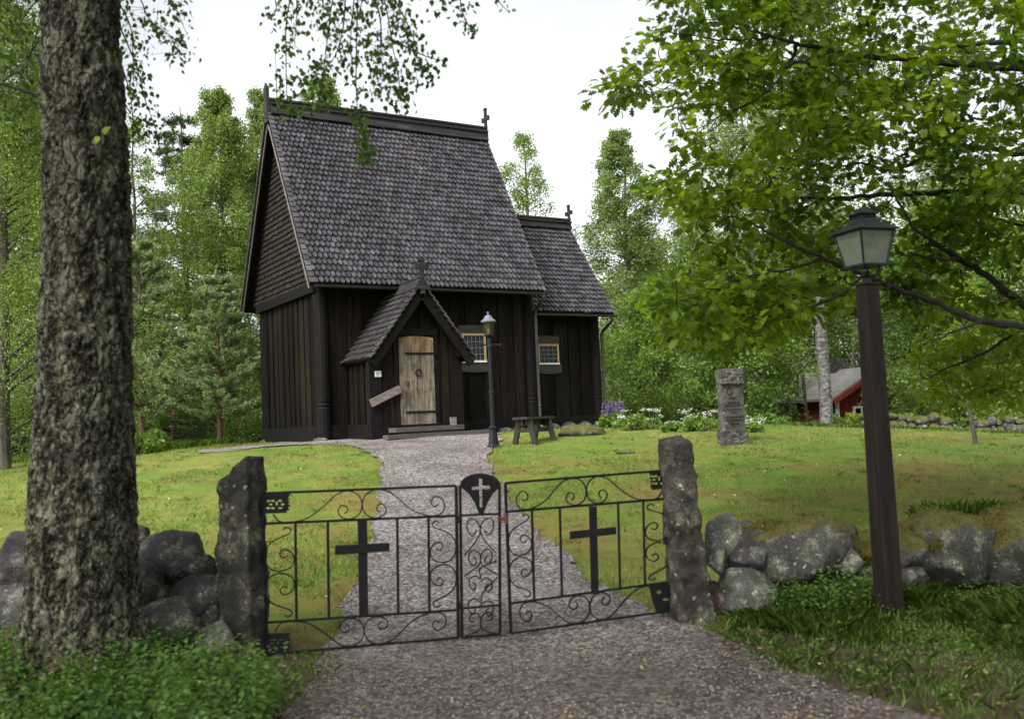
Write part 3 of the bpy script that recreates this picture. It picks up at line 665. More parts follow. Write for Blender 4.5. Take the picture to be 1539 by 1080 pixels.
# ridge: V-shaped boards capped with a plank
def ridge(par, a0, a1, zr, hgt, drop, sl, name='ridge_beam'):
    mb = MB(); k = 1/math.sqrt(1+sl*sl)
    for sg in (-1, 1):
        mb.hexa([(a0, CB+sg*(drop*k+.06), zr-drop*sl*k+.03), (a1, CB+sg*(drop*k+.06), zr-drop*sl*k+.03), (a1, CB+sg*(drop*k+.10), zr-drop*sl*k+.05), (a0, CB+sg*(drop*k+.10), zr-drop*sl*k+.05),
                 (a0, CB+sg*.05, zr+hgt-.06), (a1, CB+sg*.05, zr+hgt-.06), (a1, CB+sg*.10, zr+hgt-.05), (a0, CB+sg*.10, zr+hgt-.05)])
    mb.box((a0-.01, CB-.13, zr+hgt-.05), (a1+.01, CB+.13, zr+hgt-.005)); mb.box((a0+.02, CB-.05, zr-.1), (a1-.02, CB+.05, zr+hgt-.05))
    mb.box((a0-.006, CB-.165, zr+hgt*.42), (a1+.006, CB+.165, zr+hgt*.42+.05))
    return mb.build(name, RIDGE, par)
ridge(nave_roof, -OG-.02, L+.11, HR, .27, .16, SL)
def cross_finial(par, a, b, z, h, w, t=.05, foot=True, along='b'):
    mb = MB()
    mb.box((a-t/2, b-w*.14, z), (a+t/2, b+w*.14, z+h))
    zc = z+h*.66
    mb.box((a-t/2-.002, b-w/2, zc-w*.15), (a+t/2+.002, b+w/2, zc+w*.15))
    for sg in (-1, 1): mb.box((a-t/2-.004, b+sg*w*.5-w*.06, zc-w*.21), (a+t/2+.004, b+sg*w*.5+w*.06, zc+w*.21))
    mb.box((a-t/2-.004, b-w*.21, z+h-w*.10), (a+t/2+.004, b+w*.21, z+h+w*.02))
    if foot: mb.box((a-t/2-.006, b-w*.2, z-.02), (a+t/2+.006, b+w*.2, z+h*.2))
    return mb.build('cross_finial', RIDGE, par)
cross_finial(nave_roof, L+.14, CB, HR-.02, .78, .28)
mb = MB(); mb.box((-OG-.10, CB-.10, HR-.28), (-OG-.03, CB+.10, HR+.50)); mb.add([(-OG-.10, CB-.10, HR+.50), (-OG-.03, CB-.10, HR+.50), (-OG-.03, CB+.10, HR+.50), (-OG-.10, CB+.10, HR+.50), (-OG-.065, CB+.04, HR+.66)], [(0, 1, 4), (1, 2, 4), (2, 3, 4), (3, 0, 4)])
mb.build('gable_finial', RIDGE, nave_roof)
mb = MB(); mb.tube([(-OG+.12, CB-.18, HR+.06), (-OG+.12, CB-.16, HR+.5), (-OG+.12, CB-.15, HR+1.45)], [.012, .01, .004], 5); mb.build('lightning_rod', GUT, nave_roof)
def gutter(a0, a1, b, z, par):
    mb = MB(); pr = [(math.cos(t)*.055, math.sin(t)*.055) for t in np.linspace(math.pi, 2*math.pi, 8)]; pr += [(q[0]*.86, q[1]*.86+.001) for q in pr[::-1]]
    n = len(pr); vs = [(a0, b+q[0], z+q[1]) for q in pr]+[(a1, b+q[0], z+q[1]) for q in pr]
    mb.add(vs, [tuple(range(n))[::-1], tuple(range(n, 2*n))]+[(k, (k+1) % n, n+(k+1) % n, n+k) for k in range(n)])
    return mb.build('gutter', GUT, par)
gutter(-OG+.02, L+.14, -OE-.03, HE-.02, nave_roof)
def downpipe(a, b, z0, zt, be, par):
    mb = MB(); mb.tube(smoothpts([(a, be, zt), (a, be+.02, zt-.10), (a, (be+b)/2, zt-.22), (a, b, zt-.36), (a, b, zt-.6)], 4)+[(a, b, (z0+zt)/2), (a, b, z0+.12), (a, b-.03, z0+.04), (a, b-.12, z0)], .038, 10)
    for zz in (z0+.5, (z0+zt)/2, zt-.55): mb.lathe([(.046, -.02), (.046, .02)], 10, (a, b, zz))
    return mb.build('downpipe', GUT, par, smooth=True)
downpipe(L+.03, -.20, .02, HE-.06, -OE-.03, church)
# chancel
C0 = INS; C1 = W-INS; LE = L+L2
mb = MB()
boards(mb, L+.04, C0, LE-.1, C0, .26, flat(croof(C0)-.13), (0, -1)); boards(mb, LE, C0+.1, LE, C1-.1, .26, lambda q: croof(q[1])-.15, (1, 0)); boards(mb, LE-.1, C1, L+.04, C1, .26, flat(croof(C0)-.13), (0, 1))
mb.build('chancel_wall', TAR, church)
mb = MB()
for lo, hi in [((L+.09, C0-.09, -.06), (LE-.1, C0+.06, .27)), ((LE-.06, C0+.1, -.06), (LE+.09, C1-.1, .27)), ((L+.09, C1-.06, -.06), (LE-.1, C1+.09, .27))]: mb.box(lo, hi)
mb.build('sill_beam', TARK, church)
cpost(LE-.05, C0+.02, croof(C0)-.28, .13); cpost(LE-.05, C1-.02, croof(C0)-.28, .13)
chancel_roof, SC2 = roof('chancel_roof', L-.05, LE+.19, INS-OE2, W-INS+OE2, HE2, HR2, SHIN, .111, .150)
ridge(chancel_roof, L-.03, LE+.19, HR2, .22, .13, SL2); cross_finial(chancel_roof, LE+.22, CB, HR2-.02, .62, .25)
mb = MB(); us = np.array([0, CB-INS+OE2, HR2-HE2]); us /= np.linalg.norm(us); nn = np.array([0, -us[2], us[1]])
for e, u_, n_ in (((LE+.20, INS-OE2, HE2), us, nn), ((LE+.20, W-INS+OE2, HE2), us*np.array([1, -1, 1]), nn*np.array([1, -1, 1]))):
    e = np.array(e); mb.beam(e-n_*.06+u_*.05, e+u_*(SC2-.03)-n_*.06, .035, .12, n_)
mb.build('bargeboard', TARK, chancel_roof)
mb = MB(); us = np.array([0, W/2+OE, HR-HE])/SN; nn = np.array([0, -(HR-HE), W/2+OE])/SN
for e, u_, n_ in (((L+.13, -OE, HE), us, nn), ((L+.13, W+OE, HE), us2, nn2)):
    e = np.array(e); mb.beam(e-n_*.06+u_*.05, e+u_*(SN-.03)-n_*.06, .035, .12, n_)
mb.build('bargeboard', TARK, nave_roof)
gutter(L+.2, LE+.22, INS-OE2-.03, HE2-.02, chancel_roof); downpipe(LE+.10, C0-.10, .02, HE2-.06, INS-OE2-.03, church)

def wl(px, py, b):
    q = onplane(px, py, A0+b*D2, D2)-A0; return float(q@D1), float(q[2])
def window(a0, a1, z0, z1, b, nx, ny):
    fr = MB(); t = .045; y0, y1 = b-.075, b-.02
    fr.box((a0, y0, z1-t), (a1, y1, z1)); fr.box((a0, y0, z0+t), (a0+t, y1, z1-t)); fr.box((a1-t, y0, z0+t), (a1, y1, z1-t))
    w = fr.build('window', WPALE, church)
    s = MB(); s.box((a0-.004, y0-.012, z0), (a1+.004, y1, z0+t)); s.build('white_sill', WWHITE, w)
    g = MB(); g.box((a0+t, b-.045, z0+t), (a1-t, b-.035, z1-t)); g.build('pane', GLASS, w)
    l = MB(); r = .008
    for i in range(1, nx):
        u = a0+t+(a1-a0-2*t)*i/nx; l.box((u-r, b-.062, z0+t), (u+r, b-.046, z1-t))
    for i in range(1, ny):
        u = z0+t+(z1-z0-2*t)*i/ny; l.box((a0+t, b-.064, u-r), (a1-t, b-.0462, u+r))
    l.build('lead_lattice', LEAD, w); return w
def plank(nm, a0, a1, z0, z1, b, bow=0., y=.09):
    mb = MB(); n = 8
    top = [(a0+(a1-a0)*i/n, z1+bow*math.sin(math.pi*i/n)) for i in range(n+1)]; bot = [(a0+(a1-a0)*i/n, z0-max(-bow, 0)*math.sin(math.pi*i/n)) for i in range(n+1)]
    o = bot+top[::-1]; k = len(o)
    mb.add([(p_[0], b-y, p_[1]) for p_ in o]+[(p_[0], b-.01, p_[1]) for p_ in o], [tuple(range(k)), tuple(range(k, 2*k))[::-1]]+[(i, k+i, k+(i+1) % k, (i+1) % k) for i in range(k)])
    return mb.build(nm, TARK2, church)
TARK2 = noisy('worn_window_plank', [(.3, (.016, .014, .012)), (.6, (.035, .029, .022)), (.85, (.085, .065, .035))], 4, 7, .6, .4, 10, (.6, 4, 4))
a0, z1 = wl(692.5, 501, -.06); a1, z0 = wl(730, 544.5, -.06); window(a0, a1, z0, z1, -.03, 5, 4)
plank('window_lintel', a0-.07, a1+.02, z1+.005, z1+.17, -.0, .02); plank('window_sill_board', a0-.02, a1+.09, z0-.20, z0-.005, .0, -.02)
a0, z1 = wl(806.7, 517, INS-.06); a1, z0 = wl(839.4, 547.8, INS-.06); window(a0, a1, z0, z1, INS-.03, 4, 4)
plank('window_lintel', a0-.03, a1+.03, z1+.005, z1+.18, INS, .015); plank('window_sill_board', a0-.0, a1+.07, z0-.20, z0-.005, INS, -.02)

# porch
PA0, PA1, PB, PAPX, PHR, PHE = .62, 2.50, -1.20, 1.62, 2.97, 1.50
PR0, PR1, PF = .50, 2.74, -1.42
PSL = (PHR-PHE)/(PAPX-PR0); PC = PAPX
def proof(a): return PHE+PSL*(min(a-PR0, PR1-a))
da0, dz1 = wl(598, 505, PB-.03); da1, dz0 = wl(655, 643, PB-.03)
porch_wall = MB()
boards(porch_wall, PA0, PB, da0-.02, PB, .2, lambda q: proof(q[0])-.12, (0, -1), .13, .18)
boards(porch_wall, da1+.02, PB, PA1, PB, .2, lambda q: proof(q[0])-.12, (0, -1), .13, .18)
boards(porch_wall, da0-.02, PB, da1+.02, PB, dz1+.14, lambda q: proof(q[0])-.12, (0, -1), .13, .18)
boards(porch_wall, PA0, 0, PA0, PB, .2, flat(proof(PA0)-.1), (-1, 0), .12, .17); boards(porch_wall, PA1, PB, PA1, 0, .2, flat(proof(PA1)-.1), (1, 0), .12, .17)
porch_wall = porch_wall.build('porch_wall', TAR, church)
mb = MB()
mb.box((PA0-.09, PB-.06, -.1), (PA0+.16, PB+.1, proof(PA0)-.12)); mb.build('porch_post', TARK, porch_wall)
mb = MB(); mb.box((PA1-.17, PB-.06, -.1), (PA1+.08, PB+.1, proof(PA1)-.12)); mb.box((PA1-.06, PB-.22, proof(PA1)-.26), (PA1+.12, PB-.06, proof(PA1)-.10)); mb.build('porch_post', TARK, porch_wall)
mb = MB(); mb.box((PA0+.14, PB-.08, -.1), (PA1-.15, PB+.05, .22)); mb.box((PA0-.10, PB+.05, -.1), (PA0+.05, -.09, .26)); mb.box((PA1-.05, PB+.05, -.1), (PA1+.10, -.09, .26)); mb.build('porch_sill', TARK, porch_wall)
mb = MB(); mb.box((da0-.10, PB-.055, dz1+.02), (da1+.12, PB+.03, dz1+.16)); mb.box((da0-.10, PB-.04, .2), (da0-.015, PB+.03, dz1+.02)); mb.box((da1+.015, PB-.04, .2), (da1+.10, PB+.03, dz1+.02)); mb.build('door_frame', TARK, porch_wall)
# door: four planks with arched top
edges = [da0, da0+.205*(da1-da0)/.76, da0+.37*(da1-da0)/.76, da0+.56*(da1-da0)/.76, da1]
mb = MB()
for i in range(4):
    e0, e1 = edges[i]+.003, edges[i+1]-.003; n = 5; yy = PB-.055-rng.uniform(0, .01)
    arch = lambda a: dz1-.035*((a-(da0+da1)/2)/((da1-da0)/2))**2
    o = [(e0, dz0+.03), (e1, dz0+.03)]+[(e1+(e0-e1)*j/n, arch(e1+(e0-e1)*j/n)) for j in range(n+1)]; k = len(o)
    mb.add([(q[0], yy, q[1]) for q in o]+[(q[0], PB+.0, q[1]) for q in o], [tuple(range(k)), tuple(range(k, 2*k))[::-1]]+[(j, k+j, k+(j+1) % k, (j+1) % k) for j in range(k)])
door = mb.build('door', DOORM, church); door['label'] = 'pale weathered plank door with iron straps'
mb = MB(); mb.box((da0-.02, PB-.02, .16), (da1+.02, PB+.04, dz1+.01)); mb.build('door_backing', TARK, door)
for zz, s0 in ((dz0+.335, .10), (dz1-.345, .12)):
    mb = MB(); mb.box((da0+s0, PB-.075, zz-.02), (da1+.02, PB-.064, zz+.02)); mb.tube([(da1+.02, PB-.07, zz-.03), (da1+.02, PB-.07, zz+.03)], .018, 8); mb.build('hinge_strap', IRON, door)
cx, cz = (da0+da1)/2+.02, dz0+1.17*(dz1-dz0)/1.87
mb = MB(); mb.tube([(cx+.065*math.sin(t), PB-.085-.01*math.cos(t), cz-.04+.065*math.cos(t)) for t in np.linspace(0, 2*math.pi, 20)], .011, 6); mb.lathe([(.03, -.01), (.03, .01)], 10, (cx, PB-.075, cz+.025)); mb.build('ring_handle', IRON, door)
mb = MB(); mb.box((da0+.14, PB-.072, dz0+.84), (da0+.19, PB-.06, dz0+.95)); mb.build('keyhole_plate', RUST, door)
# porch roof
mb = MB(); run = PC-PR0; S = math.hypot(run, PHR-PHE); usl = np.array([run, 0, PHR-PHE])/S; nl = np.array([-(PHR-PHE), 0, run])/S
shingles(mb, (PR0, -.03, PHE), (0, -1, 0), usl, nl, -.03-PF, S, .085, .15, .018)
usr = usl*np.array([-1, 1, 1]); nr_ = nl*np.array([-1, 1, 1])
shingles(mb, (PR1, PF, PHE), (0, 1, 0), usr, nr_, -.03-PF, S, .085, .15, .018)
porch_roof = mb.build('porch_roof', SHINP, church)
mb = MB()
for e, u_, n_ in ((np.array([PR0, 0, PHE]), usl, nl), (np.array([PR1, 0, PHE]), usr, nr_)):
    ap = np.array([PC, 0, PHR])
    q = [[e+np.array([0, y_, 0])-n_*.07, e+np.array([0, y_, 0])+n_*.004, ap+np.array([0, y_, 0]), ap+np.array([0, y_, -.07*S/run])] for y_ in (PF+.01, -.03)]
    lo, hi = q; mb.hexa([lo[0], hi[0], hi[3], lo[3], lo[1], hi[1], hi[2], lo[2]])
mb.build('roof_decking', TARK, porch_roof)
mb = MB()
for e, u_, n_ in ((np.array([PR0, PF-.02, PHE]), usl, nl), (np.array([PR1, PF-.02, PHE]), usr, nr_)):
    mb.beam(e-n_*.09-u_*.06, e+u_*(S-.02)-n_*.09, .05, .16, n_)
mb.build('bargeboard', TARK, porch_roof)
mb = MB()
for e, u_, n_ in ((np.array([PR0, PF-.03, PHE]), usl, nl), (np.array([PR1, PF-.03, PHE]), usr, nr_)):
    s = 0
    while s < S-.12:
        c0 = e+u_*s; mb.beam(c0+n_*.06, c0+u_*.145+n_*.03, .13, .032, n_); s += .135
mb.build('verge_shingles', SHINP, porch_roof)
mb = MB()
for sg in (-1, 1):
    mb.hexa([(PC+sg*.13, -.03, PHR-.12), (PC+sg*.13, PF-.06, PHR-.12), (PC+sg*.16, PF-.06, PHR-.10), (PC+sg*.16, -.03, PHR-.10), (PC+sg*.005, -.03, PHR+.13), (PC+sg*.005, PF-.06, PHR+.13), (PC+sg*.04, PF-.06, PHR+.14), (PC+sg*.04, -.03, PHR+.14)])
mb.box((PC-.06, PF-.05, PHR+.13), (PC+.06, -.03, PHR+.165))
mb.build('ridge_board', RIDGE, porch_roof)
mb = MB(); t = .05; y0 = PF-.12
mb.box((PC-.045, y0, PHR-.18), (PC+.045, y0+t, PHR+.50)); mb.box((PC-.13, y0-.002, PHR+.33), (PC+.13, y0+t+.002, PHR+.40)); mb.box((PC-.075, y0-.004, PHR+.485), (PC+.075, y0+t+.004, PHR+.52))
for sg in (-1, 1): mb.box((PC+sg*.13-.02, y0-.004, PHR+.31), (PC+sg*.13+.02, y0+t+.004, PHR+.42)); mb.add([(PC+sg*.04, y0+.004, PHR+.12), (PC+sg*.19, y0+.004, PHR-.09), (PC+sg*.04, y0+.004, PHR-.09), (PC+sg*.04, y0+t, PHR+.12), (PC+sg*.19, y0+t, PHR-.09), (PC+sg*.04, y0+t, PHR-.09)], [(0, 1, 2), (3, 5, 4), (0, 3, 4, 1), (1, 4, 5, 2)])
mb.build('cross_finial', RIDGE, porch_roof)
# handrail, notice, steps
h0 = np.array(wl(557.5, 606, PB-.12)); h1 = np.array(wl(601, 584, PB-.12))
mb = MB(); mb.beam((h0[0], PB-.12, h0[1]), (h1[0]+.02, PB-.09, h1[1]), .045, .15); mb.build('handrail', GREYW, church)
n0 = wl(563.5, 557.5, PB-.07); n1 = wl(573, 566, PB-.07)
mb = MB(); mb.box((n0[0], PB-.075, n1[1]), (n1[0], PB-.06, n0[1])); sgn = mb.build('notice_plate', noisy('white_notice_enamel', [(.3, (.62, .66, .64)), (.7, (.74, .77, .75))], 3, 2, .5, 0), church); sgn['label'] = 'small white notice with a dark printed heading'
mb = MB(); wn = n1[0]-n0[0]; hn = n0[1]-n1[1]
for i, (f0, f1, zz) in enumerate([(.10, .30, .72), (.36, .55, .72), (.60, .86, .72), (.12, .7, .45), (.12, .55, .25)]): mb.box((n0[0]+wn*f0, PB-.078, n1[1]+hn*(zz-.05)), (n0[0]+wn*f1, PB-.0752, n1[1]+hn*(zz+(.09 if i < 3 else .02))))
mb.build('printed_lines', noisy('teal_print', [(.3, (.03, .09, .10)), (.7, (.05, .12, .13))], 3, 2, .5, 0), sgn)
mb = MB(); mb.beam((PA0+.26, PB-.26, .12), (PA1-.12, PB-.24, .13), .34, .09); mb.beam((PA0+.45, PB-.22, .03), (PA1-.2, PB-.2, .03), .22, .12); st = mb.build('doorstep', GREYW2 if 'GREYW2' in globals() else noisy('worn_step_plank', [(.3, (.04, .035, .03)), (.6, (.085, .075, .066)), (.85, (.16, .14, .125))], 4, 8, .8, .5, 12, (.8, 6, 6), (.8, 1.2)), church)
mb = MB(); mb.beam((PA0-.05, PB-.62, -.005), (PA1+.35, PB-.54, .01), .22, .08); mb.build('lower_step', st.data.materials[0], church)
mb = MB(); mb.box((PA1-.26, PB-.14, .17), (PA1-.14, PB-.07, .33)); mb.build('step_block', GREYW, church)

# ------------------------------------------------------------------ rocks
def rock(rng, size, sub=3, cuts=7, rough=.10, round_=.75):
    bm = bmesh.new(); bmesh.ops.create_icosphere(bm, subdivisions=sub, radius=1)
    pl = []
    for i in range(cuts):
        n = Vector((rng.gauss(0, 1), rng.gauss(0, 1), rng.gauss(0, 1))).normalized(); pl.append((n, rng.uniform(.55, .86)))
    off = Vector((rng.uniform(0, 99), rng.uniform(0, 99), rng.uniform(0, 99)))
    for v in bm.verts:
        p = v.co.copy()
        p *= 1+.25*noise.noise(p*.9+off)
        for n, d in pl:
            e = p.dot(n)-d
            if e > 0: p -= n*e*round_
        p *= 1+rough*noise.fractal(p*1.6+off, 1.0, 2.0, 4)+.03*noise.noise(p*7+off)
        v.co = p
    xs = [[v.co[k] for v in bm.verts] for k in range(3)]
    for v in bm.verts:
        for k in range(3):
            lo, hi = min(xs[k]), max(xs[k]); v.co[k] = ((v.co[k]-lo)/(hi-lo)-.5)*size[k]
    me = bpy.data.meshes.new('stone'); bm.to_mesh(me); bm.free(); me.polygons.foreach_set('use_smooth', np.ones(len(me.polygons), bool)); return me
rr = random.Random(5)
for i, (a, b, s) in enumerate([(3.35, -.16, (.4, .28, .16)), (3.75, -.14, (.34, .3, .18)), (4.15, -.16, (.3, .26, .2)), (4.5, -.12, (.34, .28, .2)), (5.35, INS-.3, (.42, .3, .22)), (5.8, INS-.14, (.5, .3, .26)), (6.3, INS-.14, (.45, .3, .26)), (6.75, INS-.12, (.5, .3, .26)), (7.25, INS-.1, (.5, .4, .24)), (1.0+3.9, -.16, (.36, .28, .2)), (-.05, 0., (.3, .3, .14)), (-.05, 3.6, (.3, .3, .14))]):
    me = rock(rr, s, 2); o = link('foundation_stone', me, STP if i % 3 else STG, church, (a, b-.06, -.03+.03*(a > 5)))

# ------------------------------------------------------------------ gate
GL = G(398, 988); GRp = G(1022, 932)
gdir = GRp-GL; gdir[2] = 0; GLEN = np.linalg.norm(gdir); gdir /= GLEN
gn = np.array([gdir[1], -gdir[0], 0])           # towards the viewer
GANG = math.atan2(gdir[1], gdir[0])
def gpt(px, py):
    """where a ray meets the plane of the gate -> (u, v): distance along the gate, height"""
    q = onplane(px, py, GL, gn)-GL; return np.array([q@gdir, q[2]+GL[2]])
def bil(c, u, v):
    c = [np.array(q, float) for q in c]; return (c[0]*(1-u)+c[1]*u)*(1-v)+(c[3]*(1-u)+c[2]*u)*v
def gt(mb, px, r=.0085, d=0.0, n=6, sm=True):
    pts = [gpt(*q) for q in px]; pts = [(q[0], -d, q[1]) for q in pts]
    mb.tube(smoothpts(pts, 5) if sm and len(pts) > 2 else pts, r, n)
def strap(mb, px, w=.011, t=.004, d=0.0):
    """flat iron strap bent along a line in the gate plane: its broad side faces along the gate's depth"""
    pts = smoothpts([gpt(*q) for q in px], 5); b = len(mb.v); m = len(pts)
    for i in range(m):
        tg = pts[min(i+1, m-1)]-pts[max(i-1, 0)]; tg = tg/(np.linalg.norm(tg)+1e-9); nn_ = np.array([-tg[1], tg[0]])*t
        for sx, sy in ((-1, -1), (1, -1), (1, 1), (-1, 1)):
            q = pts[i]+nn_*sx; mb.v.append((float(q[0]), -d+sy*w, float(q[1])))
    for i in range(m-1):
        for k in range(4): mb.f.append((b+i*4+k, b+i*4+(k+1) % 4, b+i*4+4+(k+1) % 4, b+i*4+4+k))
    mb.f.append((b, b+1, b+2, b+3)); mb.f.append((b+(m-1)*4+3, b+(m-1)*4+2, b+(m-1)*4+1, b+(m-1)*4))
def plate(outs, th, y=0.):
    cu = bpy.data.curves.new('plate', 'CURVE'); cu.dimensions = '2D'; cu.fill_mode = 'BOTH'; cu.extrude = th/2
    for o in outs:
        s = cu.splines.new('POLY'); s.points.add(len(o)-1); s.use_cyclic_u = True
        for p_, q in zip(s.points, o): p_.co = (float(q[0]), float(q[1]), 0, 1)
    ob = bpy.data.objects.new('plate', cu); COL.objects.link(ob)
    dg = bpy.context.evaluated_depsgraph_get(); me = bpy.data.meshes.new_from_object(ob.evaluated_get(dg)); bpy.data.objects.remove(ob); bpy.data.curves.remove(cu)
    me.transform(Matrix(((1, 0, 0, 0), (0, 0, -1, y), (0, 1, 0, 0), (0, 0, 0, 1)))); me.materials.clear(); return me
TOP1 = [(.05, .70), (.085, .95), (.145, .98), (.227, .88), (.31, .52), (.38, .14), (.44, .03), (.49, .16), (.511, .46), (.498, .8), (.45, .96), (.403, .88), (.388, .68), (.405, .52), (.43, .54), (.437, .68), (.42, .78)]
TOP2 = [(.605, .78), (.588, .68), (.595, .54), (.62, .52), (.637, .68), (.622, .88), (.575, .96), (.527, .8), (.514, .46), (.535, .16), (.585, .03), (.65, .10), (.70, .35), (.768, .74), (.85, .95), (.91, .94), (.939, .72), (.927, .43), (.89, .33), (.868, .52), (.884, .66), (.906, .6)]
COLS = [(.62, .07), (.72, .045), (.86, .07), (.80, .11), (.55, .145), (.25, .19), (.06, .27), (.05, .38), (.2, .46), (.5, .49), (.85, .45), (.95, .37), (.85, .30), (.62, .27), (.5, .31), (.6, .355), (.74, .335)]
def leafgate(name, rows, bx, cross, platetop, platebot, mirror, label, hx):
    """rows: corner pixels of the three strips (top, middle, bottom)"""
    o0 = gpt(*rows[2][3]); base = GL+gdir*o0[0]
    root = empty(name, (GL[0], GL[1], 0), GANG, label, 'gate', 'iron gate leaves')
    top, mid, bot = rows
    mb = MB()
    for (a, b_) in ((top[0], top[1]), (mid[0], mid[1]), (bot[0], bot[1]), (bot[3], bot[2])): gt(mb, [a, b_], .0095)
    gt(mb, [top[0], bot[3]], .0125); gt(mb, [top[1], bot[2]], .0125)
    mb.build('frame', IRON, root)
    for u in bx:
        mb = MB(); gt(mb, [bil(mid, u, 0), bil(mid, u, 1)], .010); mb.build('baluster', IRON, root)
    mp = (lambda u: 1-u) if mirror else (lambda u: u)
    for strip, fl in ((top, 0), (bot, 1)):
        for sc_ in (TOP1, TOP2):
            mb = MB(); strap(mb, [bil(strip, mp(u), (1-v) if fl else v) for u, v in sc_]); mb.build('scroll', IRON, root)
    for (u0, u1, fx) in ((0, bx[0], 0), (bx[-1], 1, 1)):
        for half in (0, 1):
            mb = MB(); pts = []
            for cu, cv in COLS:
                cu = 1-cu if (fx ^ half) and False else (1-cu if fx else cu); cv = 1-cv if half else cv
                pts.append(bil(mid, u0+(u1-u0)*cu, cv))
            strap(mb, pts); mb.build('scroll', IRON, root)
    cv, ca = cross
    o = [gpt(*q) for q in cv]; a = [gpt(*q) for q in ca]
    link('cross', plate([o], .010, -.012), IRON, root); link('cross_arm', plate([a], .009, -.024), IRON, root)
    for pl_ in (platetop, platebot):
        outs = [[gpt(*q) for q in pl_[0]]]
        for (hx_, hy_, w_, h_, k_) in pl_[1]:
            outs.append([gpt(hx_+w_*math.cos(t)*(1-.35*k_*math.cos(t)), hy_+h_*math.sin(t)) for t in np.linspace(0, 2*math.pi, 12, endpoint=False)])
        link('pierced_plate', plate(outs, .006, -.006), IRON, root)
    for hy in hx:
        q = gpt(*hy[0]); q2 = gpt(*hy[1]); mb = MB(); mb.tube([(q[0], 0, q[1]), (q2[0], .0, q2[1])], .016, 8); mb.tube([(q[0], 0, q[1]-.03), (q[0], 0, q[1]+.03)], .02, 8); mb.build('hinge', IRON, root)
    return root
def Z5(x, y): return 300+x/2.92, 640+y/2.92
def Z6(x, y): return 660+x/2.918, 640+y/2.918
LT = ((395, 741), (685.5, 729.5), (686, 774.5), (396, 786.5)); LM = ((396, 786.5), (686, 774.5), (687.5, 916), (398, 935)); LB = ((398, 935), (687.5, 916), (689, 957.5), (399.5, 982.5))
def holes(cx, cy, s=1, m=1):
    return [(cx-14*s*m, cy-5, 3.0, 1.6, 0), (cx-14*s*m, cy+5.5, 3.0, 1.6, 0), (cx-6.5*s, cy-5.5, 3.1, 1.7, .5), (cx-6.5*s, cy+5.5, 3.1, 1.7, .5), (cx+4*s, cy-5.5, 3.3, 1.7, -.5), (cx+4*s, cy+5.5, 3.3, 1.7, -.5), (cx-10*s, cy, 2.6, 1.8, 0), (cx+8*s, cy, 2.6, 1.8, 0), (cx-1*s, cy-1.5, 1.5, 3.4, 0)]
tooth = [(438, 739.5), (433.5, 747), (435.5, 750), (432.5, 751.5), (436, 754), (433, 756.5), (436.5, 759), (433, 762), (435.5, 765), (431, 767), (431, 770)]
leafgate('gate_leaf', (LT, LM, LB), [.165, .333, .693, .855],
         ([Z5(693, 412), Z5(735, 410), Z5(740, 832), Z5(700, 835)], [Z5(595, 522), Z5(832, 510), Z5(833, 547), Z5(595, 563)]),
         ([(394, 740)]+tooth+[(394.5, 771.5)], holes(417, 757.5)), ([(398.5, 951), (437, 950), (434, 955), (437.5, 960), (435, 966), (438, 971), (434, 976), (436, 980), (399.5, 984)], holes(419, 966)), False,
         'wide black wrought iron gate leaf with a broad cross, hinged on the left granite post', [((393, 757), (384, 757)), ((397.5, 953), (386, 953))])
RT_ = ((759.5, 725.5), (1007, 706), (1008.5, 748.5), (762, 768.5)); RM = ((762, 768.5), (1008.5, 748.5), (1011.5, 873), (765.5, 906.5)); RB = ((765.5, 906.5), (1011.5, 873), (1013, 916.5), (768, 951))
tooth2 = [(974, 709), (978, 715), (976, 719), (979.5, 721), (976.5, 724), (979, 727), (977, 730), (979.5, 735.5)]
leafgate('gate_leaf', (RT_, RM, RB), [.152, .322, .677, .83],
         ([Z6(655, 352), Z6(689, 350), Z6(698, 732), Z6(665, 735)], [Z6(570, 460), Z6(772, 440), Z6(773, 472), Z6(570, 495)]),
         ([(1007, 705.5)]+tooth2+[(1007.5, 733.5)], holes(991, 720.5, .82, .95)), ([(974, 877), (1012, 872.5), (1013, 917.5), (986, 918.5), (981, 905)], [(990, 889, 3.5, 2.5, 0), (1000, 900, 5, 2, 0)]), True,
         'wide black wrought iron gate leaf with a broad cross, hinged on the right granite post', [((1009, 699), (1022, 697)), ((1013, 892), (1026, 892))])
mid = empty('gate_leaf', (GL[0], GL[1], 0), GANG, 'narrow middle gate leaf under a black shield pierced by a small cross', 'gate', 'iron gate leaves')
mb = MB(); c1, c2, c3, c4 = (691.5, 729), (750.8, 726.5), (751.5, 953), (694.5, 957.5)
cn = (c1, c2, c3, c4)
gt(mb, [c1, c4], .0115); gt(mb, [c2, c3], .0115)
for a, b_ in (((692.3, 774), (751, 771.5)), ((693.7, 914), (751.3, 908.5)), (c4, c3)): gt(mb, [a, b_], .0085)
mb.build('frame', IRON, mid)
arc = [Z6(180+88*math.sin(t), 257-50*math.cos(t)+abs(math.sin(t))*0) for t in np.linspace(-1.57, 1.57, 17)]
sh = arc+[Z6(268, 264), Z6(238, 292), Z6(212, 335), Z6(197, 375), Z6(192, 390), Z6(176, 392), Z6(172, 378), Z6(155, 335), Z6(128, 295), Z6(92, 265)]
crs = [Z6(*q) for q in [(174, 230), (188, 230), (188, 261), (222, 261), (222, 276), (188, 276), (189, 355), (178, 355), (175, 278), (143, 280), (143, 266), (174, 263)]]
link('shield', plate([[gpt(*q) for q in sh], [gpt(*q) for q in crs]], .008, -.006), IRON, mid)
Q1 = [(.40, .30), (.30, .335), (.18, .30), (.17, .245), (.30, .225), (.44, .25), (.50, .29), (.46, .34), (.30, .40), (.08, .46)]
